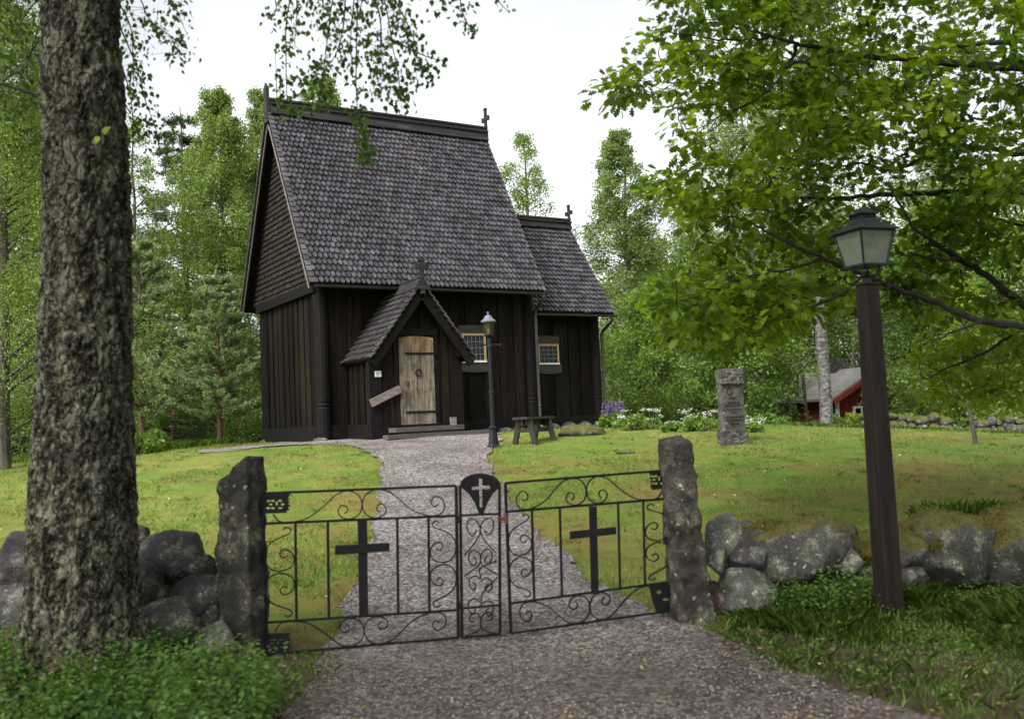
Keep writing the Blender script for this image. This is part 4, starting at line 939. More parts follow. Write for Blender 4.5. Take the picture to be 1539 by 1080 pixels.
Q2 = [(.32, .47), (.40, .505), (.30, .53), (.2, .49), (.24, .44), (.36, .43), (.5, .47), (.46, .53), (.30, .56), (.07, .60)]
Q3 = [(.30, .64), (.38, .66), (.33, .69), (.22, .67), (.22, .62), (.36, .60), (.5, .62), (.47, .56), (.62, .535), (.92, .51)]
Q4 = [(.28, .80), (.36, .815), (.30, .85), (.18, .82), (.2, .765), (.36, .75), (.5, .78), (.54, .72), (.72, .67), (.93, .62)]
Q5 = [(.34, .90), (.24, .90), (.2, .87), (.3, .845), (.45, .86), (.5, .90), (.47, .95), (.3, .975), (.08, .99)]
for Q in (Q1, Q2, Q3, Q4, Q5):
    for mr in (0, 1):
        if mr and Q in (Q3, Q4): continue
        mb = MB(); strap(mb, [bil(cn, 1-u if mr else u, v) for u, v in Q]); mb.build('scroll', IRON, mid)
for Q in (Q3, Q4):
    mb = MB(); strap(mb, [bil(cn, 1-u, v+.02) for u, v in Q[:7]]); mb.build('scroll', IRON, mid)
for (x, y) in ((689.3, 780), (690.5, 909.5)):
    mb = MB(); q = gpt(x, y); mb.box((q[0]-.024, -.022, q[1]-.026), (q[0]+.024, .022, q[1]+.026)); mb.build('hinge_block', IRON, mid)
mb = MB(); q = gpt(750, 779); q2 = gpt(760, 779); mb.box((q[0]-.012, -.03, q[1]-.015), (q2[0]+.012, -.012, q[1]+.013)); mb.tube([(q2[0], -.02, q[1]-.035), (q2[0], -.02, q[1]+.04)], .014, 8); mb.build('latch', RUST, mid)

# ------------------------------------------------------------------ granite gateposts
def stonepost(name, base, w, d, h, rz, tops, lean, seed, label, m, taper=(1., 1.), nz_=70, amp=.03):
    """tops: heights of the four top corners as fractions; outline roughened by noise"""
    bm = bmesh.new(); nx = 14
    rg = random.Random(seed); off = Vector((rg.uniform(0, 50), rg.uniform(0, 50), 0))
    ring = []
    for i in range(4*nx):
        s_, t_ = divmod(i, nx); t_ = t_/nx*2-1
        ring.append([(t_, -1), (1, t_), (-t_, 1), (-1, -t_)][s_])
    rows = []
    def topz(a, b): return h*(tops[0]*(1-a)*(1-b)+tops[1]*a*(1-b)+tops[2]*a*b+tops[3]*(1-a)*b)
    for k in range(nz_+1):
        f = k/nz_; row = []
        for (a, b) in ring:
            zt = topz((a+1)/2, (b+1)/2); z = -.25+(zt+.25)*f
            sc = taper[0]+(taper[1]-taper[0])*f
            r_ = max(abs(a), abs(b)); ll = math.hypot(a, b); rd = 1-.03*(ll-1)/(.414)
            p = Vector((a*rd*w/2*sc+lean[0]*z, b*rd*d/2*sc+lean[1]*z, z))
            n_ = Vector((a, b, 0)).normalized()
            p += n_*(amp*noise.fractal(p*7+off, 1, 2, 4)+.015*noise.noise(p*2.2+off)-.018*max(0, noise.noise(p*5+off*2)))
            row.append(bm.verts.new(p))
        rows.append(row)
    m_ = len(ring)
    for k in range(nz_):
        for i in range(m_): bm.faces.new((rows[k][i], rows[k][(i+1) % m_], rows[k+1][(i+1) % m_], rows[k+1][i]))
    c = bm.verts.new(sum((v.co for v in rows[-1]), Vector())/m_+Vector((0, 0, .015)))
    for i in range(m_): bm.faces.new((rows[-1][i], rows[-1][(i+1) % m_], c))
    me = bpy.data.meshes.new(name); bm.to_mesh(me); bm.free()
    me.polygons.foreach_set('use_smooth', np.ones(len(me.polygons), bool))
    o = link(name, me, m, None, base); o.rotation_euler = (0, 0, rz); tag(o, label, 'gatepost', 'granite gateposts'); return o
b = G(363, 992); stonepost('granite_gatepost', (b[0], b[1]+.08, b[2]), .285, .23, 1.44, R_(-24), (.875, 1.0, .99, .86), (.0, .015), 3, 'rough grey granite gatepost with a slanting chipped top left of the gate', STPOST, (1.06, .96))
b = G(1040, 938); stonepost('granite_gatepost', (b[0]+.02, b[1]+.10, b[2]), .285, .25, 1.42, R_(8), (.955, .965, 1.0, .98), (-.048, 0), 9, 'rough grey granite gatepost with a narrow blunt top right of the gate', STPOST, (1.12, .74))

# ------------------------------------------------------------------ boulder walls
def bwall(name, label, spec, seed, cat='stone wall'):
    q0 = spec[0]; c0 = P((q0[0]+q0[2])/2, (q0[1]+q0[3])/2, q0[4])
    root = empty(name, (c0[0], c0[1], 0), 0, label, cat)
    rg = random.Random(seed)
    for q in spec:
        x0, y0, x1, y1, Y = q[:5]; m_ = q[5]; c = P((x0+x1)/2, (y0+y1)/2, Y); w = (x1-x0)/CF*Y; h = (y1-y0)/CF*Y; dp = q[6] if len(q) > 6 else min(max(w, h)*.85, .6)
        me = rock(rg, (w*1.14, dp, h*1.16), 4 if w > .3 else 3, rg.randint(10, 15), .05, rg.uniform(.82, 1.0))
        o = link('stone', me, m_, root, (c[0]-c0[0], c[1]+dp*.25-c0[1], c[2])); o.rotation_euler = (0, rg.uniform(-.12, .12), rg.uniform(-.2, .2))
    return root
RW = [(1064, 780, 1116, 852, 7.95, STP), (1064, 822, 1092, 863, 7.8, STP), (1094, 804, 1160, 868, 7.85, STD), (1086, 860, 1168, 928, 7.75, STP), (1056, 878, 1104, 930, 7.8, STR), (1120, 786, 1278, 880, 7.98, STM, .62), (1201, 780, 1250, 824, 8.3, STR), (1212, 792, 1247, 824, 8.1, STD),
      (1254, 793, 1292, 830, 8.3, STR), (1246, 803, 1302, 872, 8.1, STM), (1262, 825, 1296, 862, 7.95, STP), (1290, 800, 1338, 856, 8.2, STM), (1325, 798, 1395, 872, 8.25, STM, .6), (1385, 776, 1500, 892, 8.2, STM, .7), (1470, 770, 1610, 900, 8.22, STM, .8), (1488, 762, 1530, 790, 8.5, STD), (1522, 764, 1580, 800, 8.5, STM),
      (1165, 850, 1250, 905, 8.05, STG), (1245, 850, 1330, 905, 8.1, STG), (1325, 855, 1400, 900, 8.15, STG), (1112, 840, 1160, 890, 8.0, STD), (1158, 790, 1215, 812, 8.5, STG), (1100, 785, 1150, 815, 8.4, STG), (1350, 780, 1400, 815, 8.6, STM), (1580, 775, 1720, 900, 8.5, STM, .8), (1700, 770, 1860, 900, 8.6, STG, .8)]
_rg = random.Random(99)
for i in range(20):
    x = _rg.uniform(1085, 1560); s = _rg.uniform(14, 36); y = _rg.uniform(800, 905-.05*(x-1085)); RW.append((x, y, x+s*1.3, y+s, 8.0+(x-1060)/480*.5+_rg.uniform(0, .12), _rg.choice([STG, STD, STP, STM, STR])))
RIGHTW = bwall('boulder_wall', 'dry boulder wall with mossy tops running right from the right gatepost', RW, 21)
LW = [(204, 803, 296, 872, 7.35, STD), (246, 832, 320, 880, 7.3, STD), (256, 868, 332, 930, 7.2, STD), (196, 848, 238, 918, 7.2, STD), (228, 876, 256, 912, 7.25, STR), (212, 905, 300, 985, 7.05, STP), (270, 940, 345, 1008, 6.95, STP), (190, 792, 222, 826, 7.5, STR), (-20, 808, 60, 900, 7.4, STD), (-40, 870, 90, 970, 7.3, STG),
      (40, 815, 130, 900, 7.5, STG), (100, 810, 200, 890, 7.5, STD), (90, 880, 205, 980, 7.3, STG), (225, 930, 330, 1000, 7.2, STG), (190, 830, 262, 900, 7.5, STG), (-150, 800, -20, 960, 7.4, STG), (-270, 800, -140, 960, 7.4, STD), (292, 880, 340, 960, 7.25, STD), (180, 910, 240, 990, 7.2, STD)]
bwall('boulder_wall', 'dry wall of rounded dark boulders between the big trunk and the left gatepost', LW, 22)
# moss cushions on the right wall
def mossblob(c, w, d, h, seed):
    rg = random.Random(seed); me = rock(rg, (w, d, h), 5, 0, .30, .5)
    n = len(me.vertices); co = np.zeros(n*3, np.float32); me.vertices.foreach_get('co', co); co = co.reshape(-1, 3)
    for v_ in range(n):
        co[v_] *= 1+.14*noise.noise(Vector(co[v_].tolist())*30)+.10*noise.noise(Vector(co[v_].tolist())*70)
    me.vertices.foreach_set('co', co.reshape(-1)); me.update()
    return link('moss_cushion', me, MOSS, RIGHTW, (c[0]-RIGHTW.location[0], c[1]-RIGHTW.location[1], c[2]))
for i, (x, y, Y, w, d, h) in enumerate([(1165, 798, 8.05, .42, .3, .07), (1222, 812, 8.0, .30, .24, .09), (1268, 808, 8.05, .18, .2, .09), (1303, 830, 8.02, .11, .12, .20), (1408, 820, 8.18, .20, .2, .24)]):
    mossblob(P(x, y, Y), w, d, h, 40+i)
# far wall across the back of the lawn
def fuzz(parent, n, seed, only=None):
    r = np.random.default_rng(seed); PT, NM = [], []
    for o in [c for c in parent.children if c.type == 'MESH']:
        if o.data.materials[0] not in (STM, MOSS): continue
        me = o.data; k = len(me.polygons); c = np.zeros(k*3); nn_ = np.zeros(k*3); ar = np.zeros(k); me.polygons.foreach_get('center', c); me.polygons.foreach_get('normal', nn_); me.polygons.foreach_get('area', ar)
        R3 = np.array(o.rotation_euler.to_matrix()); c = c.reshape(-1, 3)@R3.T+np.array(o.location); nn_ = nn_.reshape(-1, 3)@R3.T
        w_ = ar*np.clip((nn_[:, 2]-.35)*1.8, 0, 1)*(.25+.75*(np.array([noise.noise(Vector((q*5).tolist())) for q in c]) > -.15)); PT.append((c, nn_, w_))
    c = np.concatenate([q[0] for q in PT]); nn_ = np.concatenate([q[1] for q in PT]); w_ = np.concatenate([q[2] for q in PT]); i = r.choice(len(c), n, p=w_/w_.sum())
    p = c[i]+r.normal(0, .012, (n, 3)); o = link('moss', leaves('moss', p-nn_[i]*.004, nn_[i]+r.normal(0, .5, (n, 3)), r.normal(size=(n, 3)), r.uniform(.012, .032, n), GRASSB, .28), L_MOSS, parent); o['kind'] = 'stuff'; return o
L_MOSS = leafmat('moss_frond', (.060, .070, .010), (.12, .105, .018), .2, (.55, 1.4), 3.0, c3=(.15, .085, .022))
fuzz(RIGHTW, 26000, 5)
rg = random.Random(77)
root = empty('boulder_wall', (14, 27.4, Hf(14, 27.4)), 0, 'low far boulder wall with moss along the back of the lawn at right', 'stone wall')
x = 7.0; cnt = 0
while x < 17 and cnt < 96:
    w = rg.uniform(.18, .46); hgt = rg.uniform(.24, .36)*(1 if x > 9.5 else .55); yy = 27.5-.03*(x-7)+rg.uniform(-.1, .1)
    me = rock(rg, (w*1.15, .5, hgt*1.2), 2, 6, .08, .8); link('stone', me, rg.choice([STG, STM, STM, STM]), root, (x+w/2-14, yy-27.4, Hf(x, yy)+hgt*.42-Hf(14, 27.4)))
    if x > 9.5 and rg.random() < .9:
        w2 = w*.95; h2 = rg.uniform(.16, .30); me = rock(rg, (w2*1.1, .42, h2*1.15), 2, 6, .08, .8); link('stone', me, rg.choice([STM, STM, STG]), root, (x+w/2-14, yy-27.4, Hf(x, yy)+hgt+h2*.3-Hf(14, 27.4))); cnt += 1
    x += w*.92; cnt += 1
fuzz(root, 9000, 6)

# ------------------------------------------------------------------ memorial stone
b = G(1102, 667); st_ = empty('memorial_stone', b, R_(14), 'tall grey inscribed memorial stone with rough top and base on the lawn', 'memorial')
sw = 37/CF*b[1]; sh_ = 112/CF*b[1]; sdp = .2
def roughblock(lo, hi, amp, seed, sub=14, front=1.0):
    bm = bmesh.new(); bmesh.ops.create_cube(bm, size=2); bmesh.ops.subdivide_edges(bm, edges=list(bm.edges), cuts=sub, use_grid_fill=True)
    off = Vector((seed*3.1, seed*7.7, 0)); c = (Vector(lo)+Vector(hi))/2; s = (Vector(hi)-Vector(lo))/2
    for v in bm.verts:
        q = v.co.copy(); l = max(abs(q.x), abs(q.y), abs(q.z)); n_ = q.normalized(); rd = 1-.045*((q.length-1)/.73)
        p = Vector((q.x*s.x, q.y*s.y, q.z*s.z))*rd+c
        p += n_*amp*(noise.fractal(p*9+off, 1, 2, 4)+.5*noise.noise(p*26+off)); v.co = p
    me = bpy.data.meshes.new('block'); bm.to_mesh(me); bm.free(); return me
link('rough_base', roughblock((-sw/2-.02, -sdp/2-.02, -.15), (sw/2+.03, sdp/2+.02, sh_*.19), .03, 3), STST, st_)
link('shaft', roughblock((-sw/2+.005, -sdp/2+.02, sh_*.17), (sw/2-.0, sdp/2, sh_*.86), .008, 4), STST, st_)
link('rough_cap', roughblock((-sw/2-.005, -sdp/2-.025, sh_*.80), (sw/2-.005, sdp/2+.01, sh_*1.0), .022, 5), STST, st_)
rg = random.Random(4)
for j, (zz, u0, u1) in enumerate([(.555, .25, .75), (.52, .15, .85), (.465, .2, .8), (.365, .12, .88), (.325, .15, .9), (.28, .3, .7)]):
    u = u0; mb = MB()
    while u < u1:
        l = rg.uniform(.012, .03); mb.box((-sw/2+sw*u, -sdp/2+.008, sh_*zz-.011), (-sw/2+sw*u+l*.4, -sdp/2+.03, sh_*zz+.013)); u += l/sw+.02
    mb.box((-sw/2+sw*u0, -sdp/2+.0125, sh_*zz-.002), (-sw/2+sw*u, -sdp/2+.03, sh_*zz+.002)); mb.build('carved_line', CARVE, st_)
mb = MB(); mb.box((-.06, -sdp/2+.008, sh_*.425), (.05, -sdp/2+.03, sh_*.432)); mb.build('carved_line', CARVE, st_); mb = MB(); mb.box((-.055, -sdp/2+.008, sh_*.615), (.05, -sdp/2+.03, sh_*.622)); mb.build('carved_line', CARVE, st_); mb = MB()
mb.lathe([(.05, 0), (.05, .02), (.03, .02), (.03, 0)], 12, (0, 0, 0)) if False else None
mb.tube([(-.06+.045*math.cos(t), -sdp/2+.012, sh_*.71+.06*math.sin(t)) for t in np.linspace(0, 6.28, 16)], .008, 5)
mb.build('carved_emblem', CARVE, st_)

# ------------------------------------------------------------------ bench
b1 = G(780, 666); b2 = G(833, 660.5); bb1 = G(803, 669)
mid_ = (G(803.5, 668)+G(813, 660))/2
# the long axis from the near end frame (feet 775,803) to the far one (804,830)
e1 = (G(777, 667)+G(802, 669.5))/2; e2 = (G(805, 660.5)+G(831, 663))/2
ax = e2-e1; Lb = np.hypot(ax[0], ax[1]); ang = math.atan2(ax[1], ax[0]); ctr = (e1+e2)/2; ctr[2] = Hf(ctr[0], ctr[1])
BENCHW = noisy('dark_stained_bench_wood', [(.3, (.010, .0085, .007)), (.6, (.028, .022, .017)), (.85, (.07, .062, .055))], 5, 7, .55, .3, 14, (1, 5, 5))
be = empty('bench', ctr, ang, 'low dark wooden bench with splayed A frame legs on the lawn', 'bench')
Lt = Lb+.30; wt = .30; hb = .46
mb = MB(); mb.box((-Lt/2, -wt/2, hb-.045), (Lt/2, -.006, hb)); mb.box((-Lt/2, .006, hb-.045), (Lt/2, wt/2, hb-.001)); mb.build('seat', BENCHW, be)
mb = MB(); mb.box((-Lt/2+.08, -.02, hb-.15), (Lt/2-.08, .02, hb-.046)); mb.build('centre_rail', BENCHW, be)
for ex_ in (-Lb/2, Lb/2):
    for sg in (-1, 1):
        mb = MB(); zg = Hf(ctr[0]+ex_*math.cos(ang)-sg*.2*math.sin(ang), ctr[1]+ex_*math.sin(ang)+sg*.2*math.cos(ang))-ctr[2]
        mb.beam((ex_, sg*.10, hb-.05), (ex_, sg*.215, zg-.02), .05, .09, (0, 1, 0)); mb.build('leg', BENCHW, be)
    mb = MB(); mb.box((ex_-.018, -.16, .19), (ex_+.018, .16, .26)); mb.build('stretcher', BENCHW, be)
    mb = MB(); mb.add([(ex_-.03, -.13, hb-.045), (ex_-.03, .13, hb-.045), (ex_-.03, .08, hb-.15), (ex_-.03, -.08, hb-.15), (ex_+.03, -.13, hb-.045), (ex_+.03, .13, hb-.045), (ex_+.03, .08, hb-.15), (ex_+.03, -.08, hb-.15)], [(0, 1, 2, 3), (7, 6, 5, 4), (0, 4, 5, 1), (1, 5, 6, 2), (2, 6, 7, 3), (3, 7, 4, 0)]); mb.build('bracket', BENCHW, be)

# ------------------------------------------------------------------ iron lamp post by the path
b = G(742, 672); lp = empty('lamp_post', b, .3, 'slim black iron lamp post with a small round lantern beside the gravel path', 'lamp post')
k = b[1]/CF   # metres per pixel at that distance
def hz(py): return (672-py)*k
mb = MB(); mb.lathe([(.115, 0), (.115, .02), (.095, .035), (.09, .05), (.062, .30), (.072, .32), (.072, .35), (.05, .37)], 8); mb.build('pedestal', IRONB, lp)
mb = MB(); mb.lathe([(.040, .36), (.040, hz(592)), (.052, hz(591)), (.052, hz(588)), (.034, hz(587)), (.030, hz(524)), (.045, hz(523)), (.045, hz(519)), (.036, hz(518)), (.036, hz(508))], 12); mb.build('column', IRONB, lp)
mb = MB(); mb.tube([(-.19, 0, hz(518)), (.19, 0, hz(518))], .013, 8); mb.lathe([(.02, -.02), (.02, .02)], 8, (-.19, 0, hz(518))); mb.lathe([(.02, -.02), (.02, .02)], 8, (.19, 0, hz(518))); o = mb.build('ladder_bar', IRONB, lp)
mb = MB(); mb.lathe([(.03, hz(508)), (.05, hz(506)), (.085, hz(504)), (.085, hz(502))], 12); lan = mb.build('lantern_base', IRONB, lp)
mb = MB(); mb.lathe([(.07, hz(502)), (.105, hz(483.5))], 6); mb.build('lantern_glass', FROSTY, lan)
mb = MB(); mb.lathe([(.006, hz(502)), (.022, hz(500)), (.022, hz(494)), (.004, hz(492))], 8); mb.build('bulb', WWHITE, lan)
mb = MB()
for i in range(6):
    t = 2*math.pi*(i+.5)/6; mb.tube([(.073*math.cos(t), .073*math.sin(t), hz(502)), (.108*math.cos(t), .108*math.sin(t), hz(483))], .006, 5)
mb.build('lantern_bar', IRONB, lan)
mb = MB(); mb.lathe([(.13, hz(484)), (.132, hz(482)), (.072, hz(477.5)), (.068, hz(476)), (.05, hz(474)), (.012, hz(472.5)), (.012, hz(471)), (.02, hz(470)), (.01, hz(468))], 14); mb.build('lantern_cap', noisy('grey_blue_lantern_cap', [(.3, (.09, .10, .14)), (.7, (.16, .17, .22))], 8, 4, .35, .1), lan)

# ------------------------------------------------------------------ wooden lamp post at right
b = G(1338, 932); k = b[1]/CF
lp2 = empty('lamp_post', b, R_(20), 'square brown wooden lamp post with a large four sided lantern before the boulder wall', 'lamp post')
lp2.rotation_euler = (0, R_(-.1), R_(20))
WPOST = noisy('dark_brown_post_timber', [(.3, (.006, .0045, .0035)), (.55, (.014, .0098, .008)), (.75, (.027, .02, .015)), (.9, (.07, .06, .043))], 3, 8, .75, .5, 12, (5, 5, .45), spec=.2)
hp = (932-432)*k; mb = MB(); w = .062; wb_ = .078
mb.hexa([(-wb_, -wb_, -.2), (wb_, -wb_, -.2), (wb_, wb_, -.2), (-wb_, wb_, -.2), (-w, -w, hp), (w, -w, hp), (w, w, hp), (-w, w, hp)]); po = mb.build('post', WPOST, lp2, bevel=.008)
mb = MB(); mb.box((-w-.008, -w-.008, hp), (w+.008, w+.008, hp+.012)); mb.lathe([(.035, hp+.012), (.03, hp+.05), (.04, hp+.06), (.03, hp+.07)], 10); lb = mb.build('lantern_bracket', IRONB, lp2)
def hz2(py): return (932-py)*k
mb = MB()
for i in range(4):
    t = math.pi/4*1+i*math.pi/2; pts = [(.03*math.cos(t), .03*math.sin(t), hp+.06)]+[(r_*math.cos(t), r_*math.sin(t), z_) for r_, z_ in ((.07, hp+.065), (.095, hp+.10), (.09, hp+.13))]
    mb.tube(smoothpts(pts, 4), .008, 6)
mb.build('support_arm', IRONB, lb)
zb = hz2(402); zt = hz2(352); rb, rt_ = .105, .150
mb = MB(); mb.box((-rb-.012, -rb-.012, zb-.015), (rb+.012, rb+.012, zb))
for sx in (-1, 1):
    for sy in (-1, 1): mb.beam((sx*rb, sy*rb, zb), (sx*rt_, sy*rt_, zt), .016, .016)
for sx, sy, ex_, ey_ in ((-1, -1, 1, -1), (1, -1, 1, 1), (1, 1, -1, 1), (-1, 1, -1, -1)): mb.beam((sx*rt_, sy*rt_, zt), (ex_*rt_, ey_*rt_, zt), .018, .018, ext=.009)
fr_ = mb.build('lantern_frame', IRONB, lp2)
for i in range(4):
    t = i*math.pi/2; c, s = math.cos(t), math.sin(t); mb = MB(); f0, f1 = rb-.004, rt_-.004
    vs = []
    for (u, r_, z_) in ((-1, f0, zb+.001), (1, f0, zb+.001), (1, f1, zt-.01), (-1, f1, zt-.01)):
        for dd in (0, -.004): vs.append(((r_+dd)*c-u*(r_-.006)*s, (r_+dd)*s+u*(r_-.006)*c, z_))
    mb.add(vs, [(0, 2, 4, 6), (7, 5, 3, 1), (0, 1, 3, 2), (2, 3, 5, 4), (4, 5, 7, 6), (6, 7, 1, 0)]); mb.build('lantern_pane', FROST, fr_)
mb = MB(); mb.lathe([(.02, zb), (.022, zb+.05), (.035, zb+.075), (.04, zb+.12), (.03, zb+.15), (.005, zb+.165)], 12); mb.build('bulb', WWHITE, fr_, smooth=True)
mb = MB(); re = .178; zr = hz2(336)
def sq(r_, z_): return [(-r_, -r_, z_), (r_, -r_, z_), (r_, r_, z_), (-r_, r_, z_)]
L_ = sq(re, zt+.0)+sq(re, zt+.012)+sq(.072, zr)+sq(.066, zr+.02)
fs = [(3, 2, 1, 0)]+[(4*l+i, 4*l+(i+1) % 4, 4*l+4+(i+1) % 4, 4*l+4+i) for l in range(3) for i in range(4)]+[(12, 13, 14, 15)]
mb.add(L_, fs)
z0 = zr+.02
for i in range(24):
    t = i/24*4; s_, f_ = divmod(t, 1); f_ = f_*2-1; q = [(f_, -1), (1, f_), (-f_, 1), (-1, -f_)][int(s_)]; mb.box((q[0]*.062-.005, q[1]*.062-.005, z0), (q[0]*.062+.005, q[1]*.062+.005, z0+.032))
z0 += .032; L_ = sq(.086, z0)+sq(.086, z0+.006)+sq(.012, z0+.055); mb.add(L_, [(3, 2, 1, 0)]+[(4*l+i, 4*l+(i+1) % 4, 4*l+4+(i+1) % 4, 4*l+4+i) for l in range(2) for i in range(4)]+[(8, 9, 10, 11)])
mb.build('lantern_roof', noisy('dull_black_lantern_roof', [(.3, (.008, .010, .011)), (.7, (.020, .023, .025))], 10, 5, .5, .2, spec=.3), lp2)

# ------------------------------------------------------------------ rock on the lawn
b = G(872, 653); o = link('rock', rock(random.Random(8), (.95, .6, .34), 4, 6, .12, .7), STM, None, (b[0], b[1], b[2]+.02)); tag(o, 'flat grey rock with moss rising from the lawn by the chancel corner', 'rock')
b = G(780, 0+735) if False else G(940, 681); o = link('rock', rock(random.Random(18), (.3, .2, .07), 3, 6, .12, .7), STD, None, (b[0], b[1], b[2])); tag(o, 'small flat brown stone sunk in the open lawn', 'rock')

# ------------------------------------------------------------------ red house
REDW = noisy('falu_red_board', [(.3, (.13, .012, .010)), (.7, (.22, .024, .018))], 3, 6, .8, .4, 18, (8, 8, .5), (.8, 1.2))
HROOF = noisy('grey_house_roof', [(.3, (.10, .095, .09)), (.7, (.19, .18, .175))], 3, 6, .7, .3, 12)
WTRIM = noisy('white_house_trim', [(.3, (.6, .6, .58)), (.7, (.75, .75, .73))], 3, 2, .6, 0)
hb_ = P(1318, 628, 46); hx, hy, hzg = hb_[0], 46., Hf(hb_[0], 46)
ho = empty('red_house', (hx, hy, hzg), R_(16), 'small falu red wooden house with grey roof half hidden in the trees', 'house')
# gable faces the viewer and left; local x along gable, y into the house
gw, gl, eh, rh = 4.2, 6.0, P(1250, 590, 46)[2]-hzg, P(1290, 560, 46)[2]-hzg+.15
mb = MB(); rng = random.Random(3)
def hroof(u): return eh+(rh-eh)*(1-abs(u)/(gw/2))
u = -gw/2
while u < gw/2-.01:
    w_ = min(.16, gw/2-u); t = .03 if int((u+9)/.16) % 2 else .0
    mb.hexa([(u, 0, -.3), (u+w_-.01, 0, -.3), (u+w_-.01, -.03-t, -.3), (u, -.03-t, -.3), (u, 0, hroof(u)), (u+w_-.01, 0, hroof(u+w_)), (u+w_-.01, -.03-t, hroof(u+w_)), (u, -.03-t, hroof(u))][0:4][::1]+[(u, 0, hroof(u)), (u+w_-.01, 0, hroof(u+w_)), (u+w_-.01, -.03-t, hroof(u+w_)), (u, -.03-t, hroof(u))]); u += w_
mb.box((-gw/2, .002, -.3), (-gw/2+.1, gl, eh)); mb.box((gw/2-.1, .002, -.3), (gw/2, gl, eh)); mb.box((-gw/2, gl-.1, -.3), (gw/2, gl, eh))
mb.build('wall', REDW, ho)
mb = MB()
for sg in (-1, 1): mb.hexa([(0, -.45, rh+.02), (0, gl+.3, rh+.02), (sg*(gw/2+.45), gl+.3, eh-.38), (sg*(gw/2+.45), -.45, eh-.38), (0, -.45, rh+.14), (0, gl+.3, rh+.14), (sg*(gw/2+.45), gl+.3, eh-.26), (sg*(gw/2+.45), -.45, eh-.26)])
rf = mb.build('roof', HROOF, ho)
mb = MB()
for sg in (-1, 1): mb.beam((0, -.48, rh-.06), (sg*(gw/2+.45), -.48, eh-.46), .05, .22, (0, 0, 1))
mb.build('bargeboard', REDW, rf)
mb = MB(); mb.box((-.3, 2.6, rh-.3), (.3, 3.2, rh+.7)); mb.build('chimney', STD, rf)
for u_, z_ in ((.75, eh*.5), (-.85, eh*.5), (.1, eh*1.05)):
    mb = MB()
    for lo, hi in (((-.45, -.12, 0), (-.35, -.06, .95)), ((.35, -.12, 0), (.45, -.06, .95)), ((-.35, -.12, 0), (.35, -.06, .1)), ((-.35, -.12, .85), (.35, -.06, .95)), ((-.03, -.11, .1), (.03, -.07, .85)), ((-.35, -.108, .55), (-.03, -.075, .6)), ((.03, -.108, .55), (.35, -.075, .6))): mb.box((lo[0]+u_, lo[1], lo[2]+z_-.45), (hi[0]+u_, hi[1], hi[2]+z_-.45))
    wn_ = mb.build('window', WTRIM, ho)
    mb = MB(); mb.box((u_-.36, -.075, z_-.36), (u_+.36, -.062, z_+.41)); mb.build('pane', GLASS, wn_)
mb = MB(); mb.box((-gw/2-.06, -.10, -.3), (-gw/2+.08, .02, eh-.05)); mb.build('corner_board', WTRIM, ho)

# ------------------------------------------------------------------ the big near birch
tb = np.array([P(125, 1015, 6.6)[0], 6.6, 0.0]); tb[2] = Hf(tb[0], tb[1])
big = empty('birch_tree', (tb[0], tb[1], tb[2]), 0, 'big rough barked birch at the left whose twigs hang down before the church roof', 'tree')
spec = [(125, 1030, 196), (124, 985, 164), (124, 900, 156), (124, 780, 150), (126, 660, 140), (127, 560, 134), (129, 450, 126), (132, 340, 120), (130, 260, 119), (126, 170, 118), (124, 130, 116), (121, 60, 111), (120, 0, 110), (118, -150, 104), (112, -400, 96), (108, -800, 80), (100, -1400, 50)]
cz = []
for px, py, w in spec:
    q = P(px, py, 6.6)-tb; cz.append((q[2], q[0], w/2/CF*6.6))
cz = np.array(cz); nz2, na = 420, 220
zz = np.concatenate([np.linspace(cz[0, 0]-.1, 4.9, nz2-60), np.linspace(4.95, cz[-1, 0], 60)])
cxs = np.interp(zz, cz[:, 0], cz[:, 1]); rs = np.interp(zz, cz[:, 0], cz[:, 2])
V = np.zeros((nz2, na, 3))
for i in range(nz2):
    for k in range(na):
        a = 2*math.pi*k/na; c, s = math.cos(a), math.sin(a); r = rs[i]
        d = 0
        if zz[i] < 5.2:
            p = Vector((c*r*7.5, s*r*7.5, zz[i]*3.3))
            v1 = noise.fractal(p*2.4, 1.0, 2.1, 3)
            cell = noise.voronoi(Vector((c*r*16, s*r*16, zz[i]*7))+Vector((v1, v1*.7, v1*.6))*.8)[0]
            edge = min((cell[1]-cell[0])*2.2, 1)
            d = .028*min(edge, .8)+.012*v1+.008*noise.noise(p*9)
            ln = noise.noise(Vector((c*2, s*2, zz[i]*.8)))
            d += .012*ln
            if zz[i] < .5: d += .24*(.5-zz[i])*(.5+noise.noise(Vector((c*2.2, s*2.2, 3.3))))
        V[i, k] = (cxs[i]+(r+d-.012)*c, (r+d-.012)*s, zz[i])
ii = np.arange(nz2-1)[:, None]*na; kk = np.arange(na)[None, :]; k2 = (kk+1) % na
Fq = np.stack([ii+kk, ii+k2, ii+na+k2, ii+na+kk], -1).reshape(-1, 4)
me = bpy.data.meshes.new('trunk'); me.vertices.add(nz2*na); me.vertices.foreach_set('co', V.reshape(-1).astype(np.float32)); me.loops.add(Fq.size); me.loops.foreach_set('vertex_index', Fq.reshape(-1).astype(np.int32)); me.polygons.add(len(Fq)); me.polygons.foreach_set('loop_start', np.arange(0, Fq.size, 4, dtype=np.int32)); me.update(calc_edges=True)
link('trunk', me, BARK, big, smooth=True)
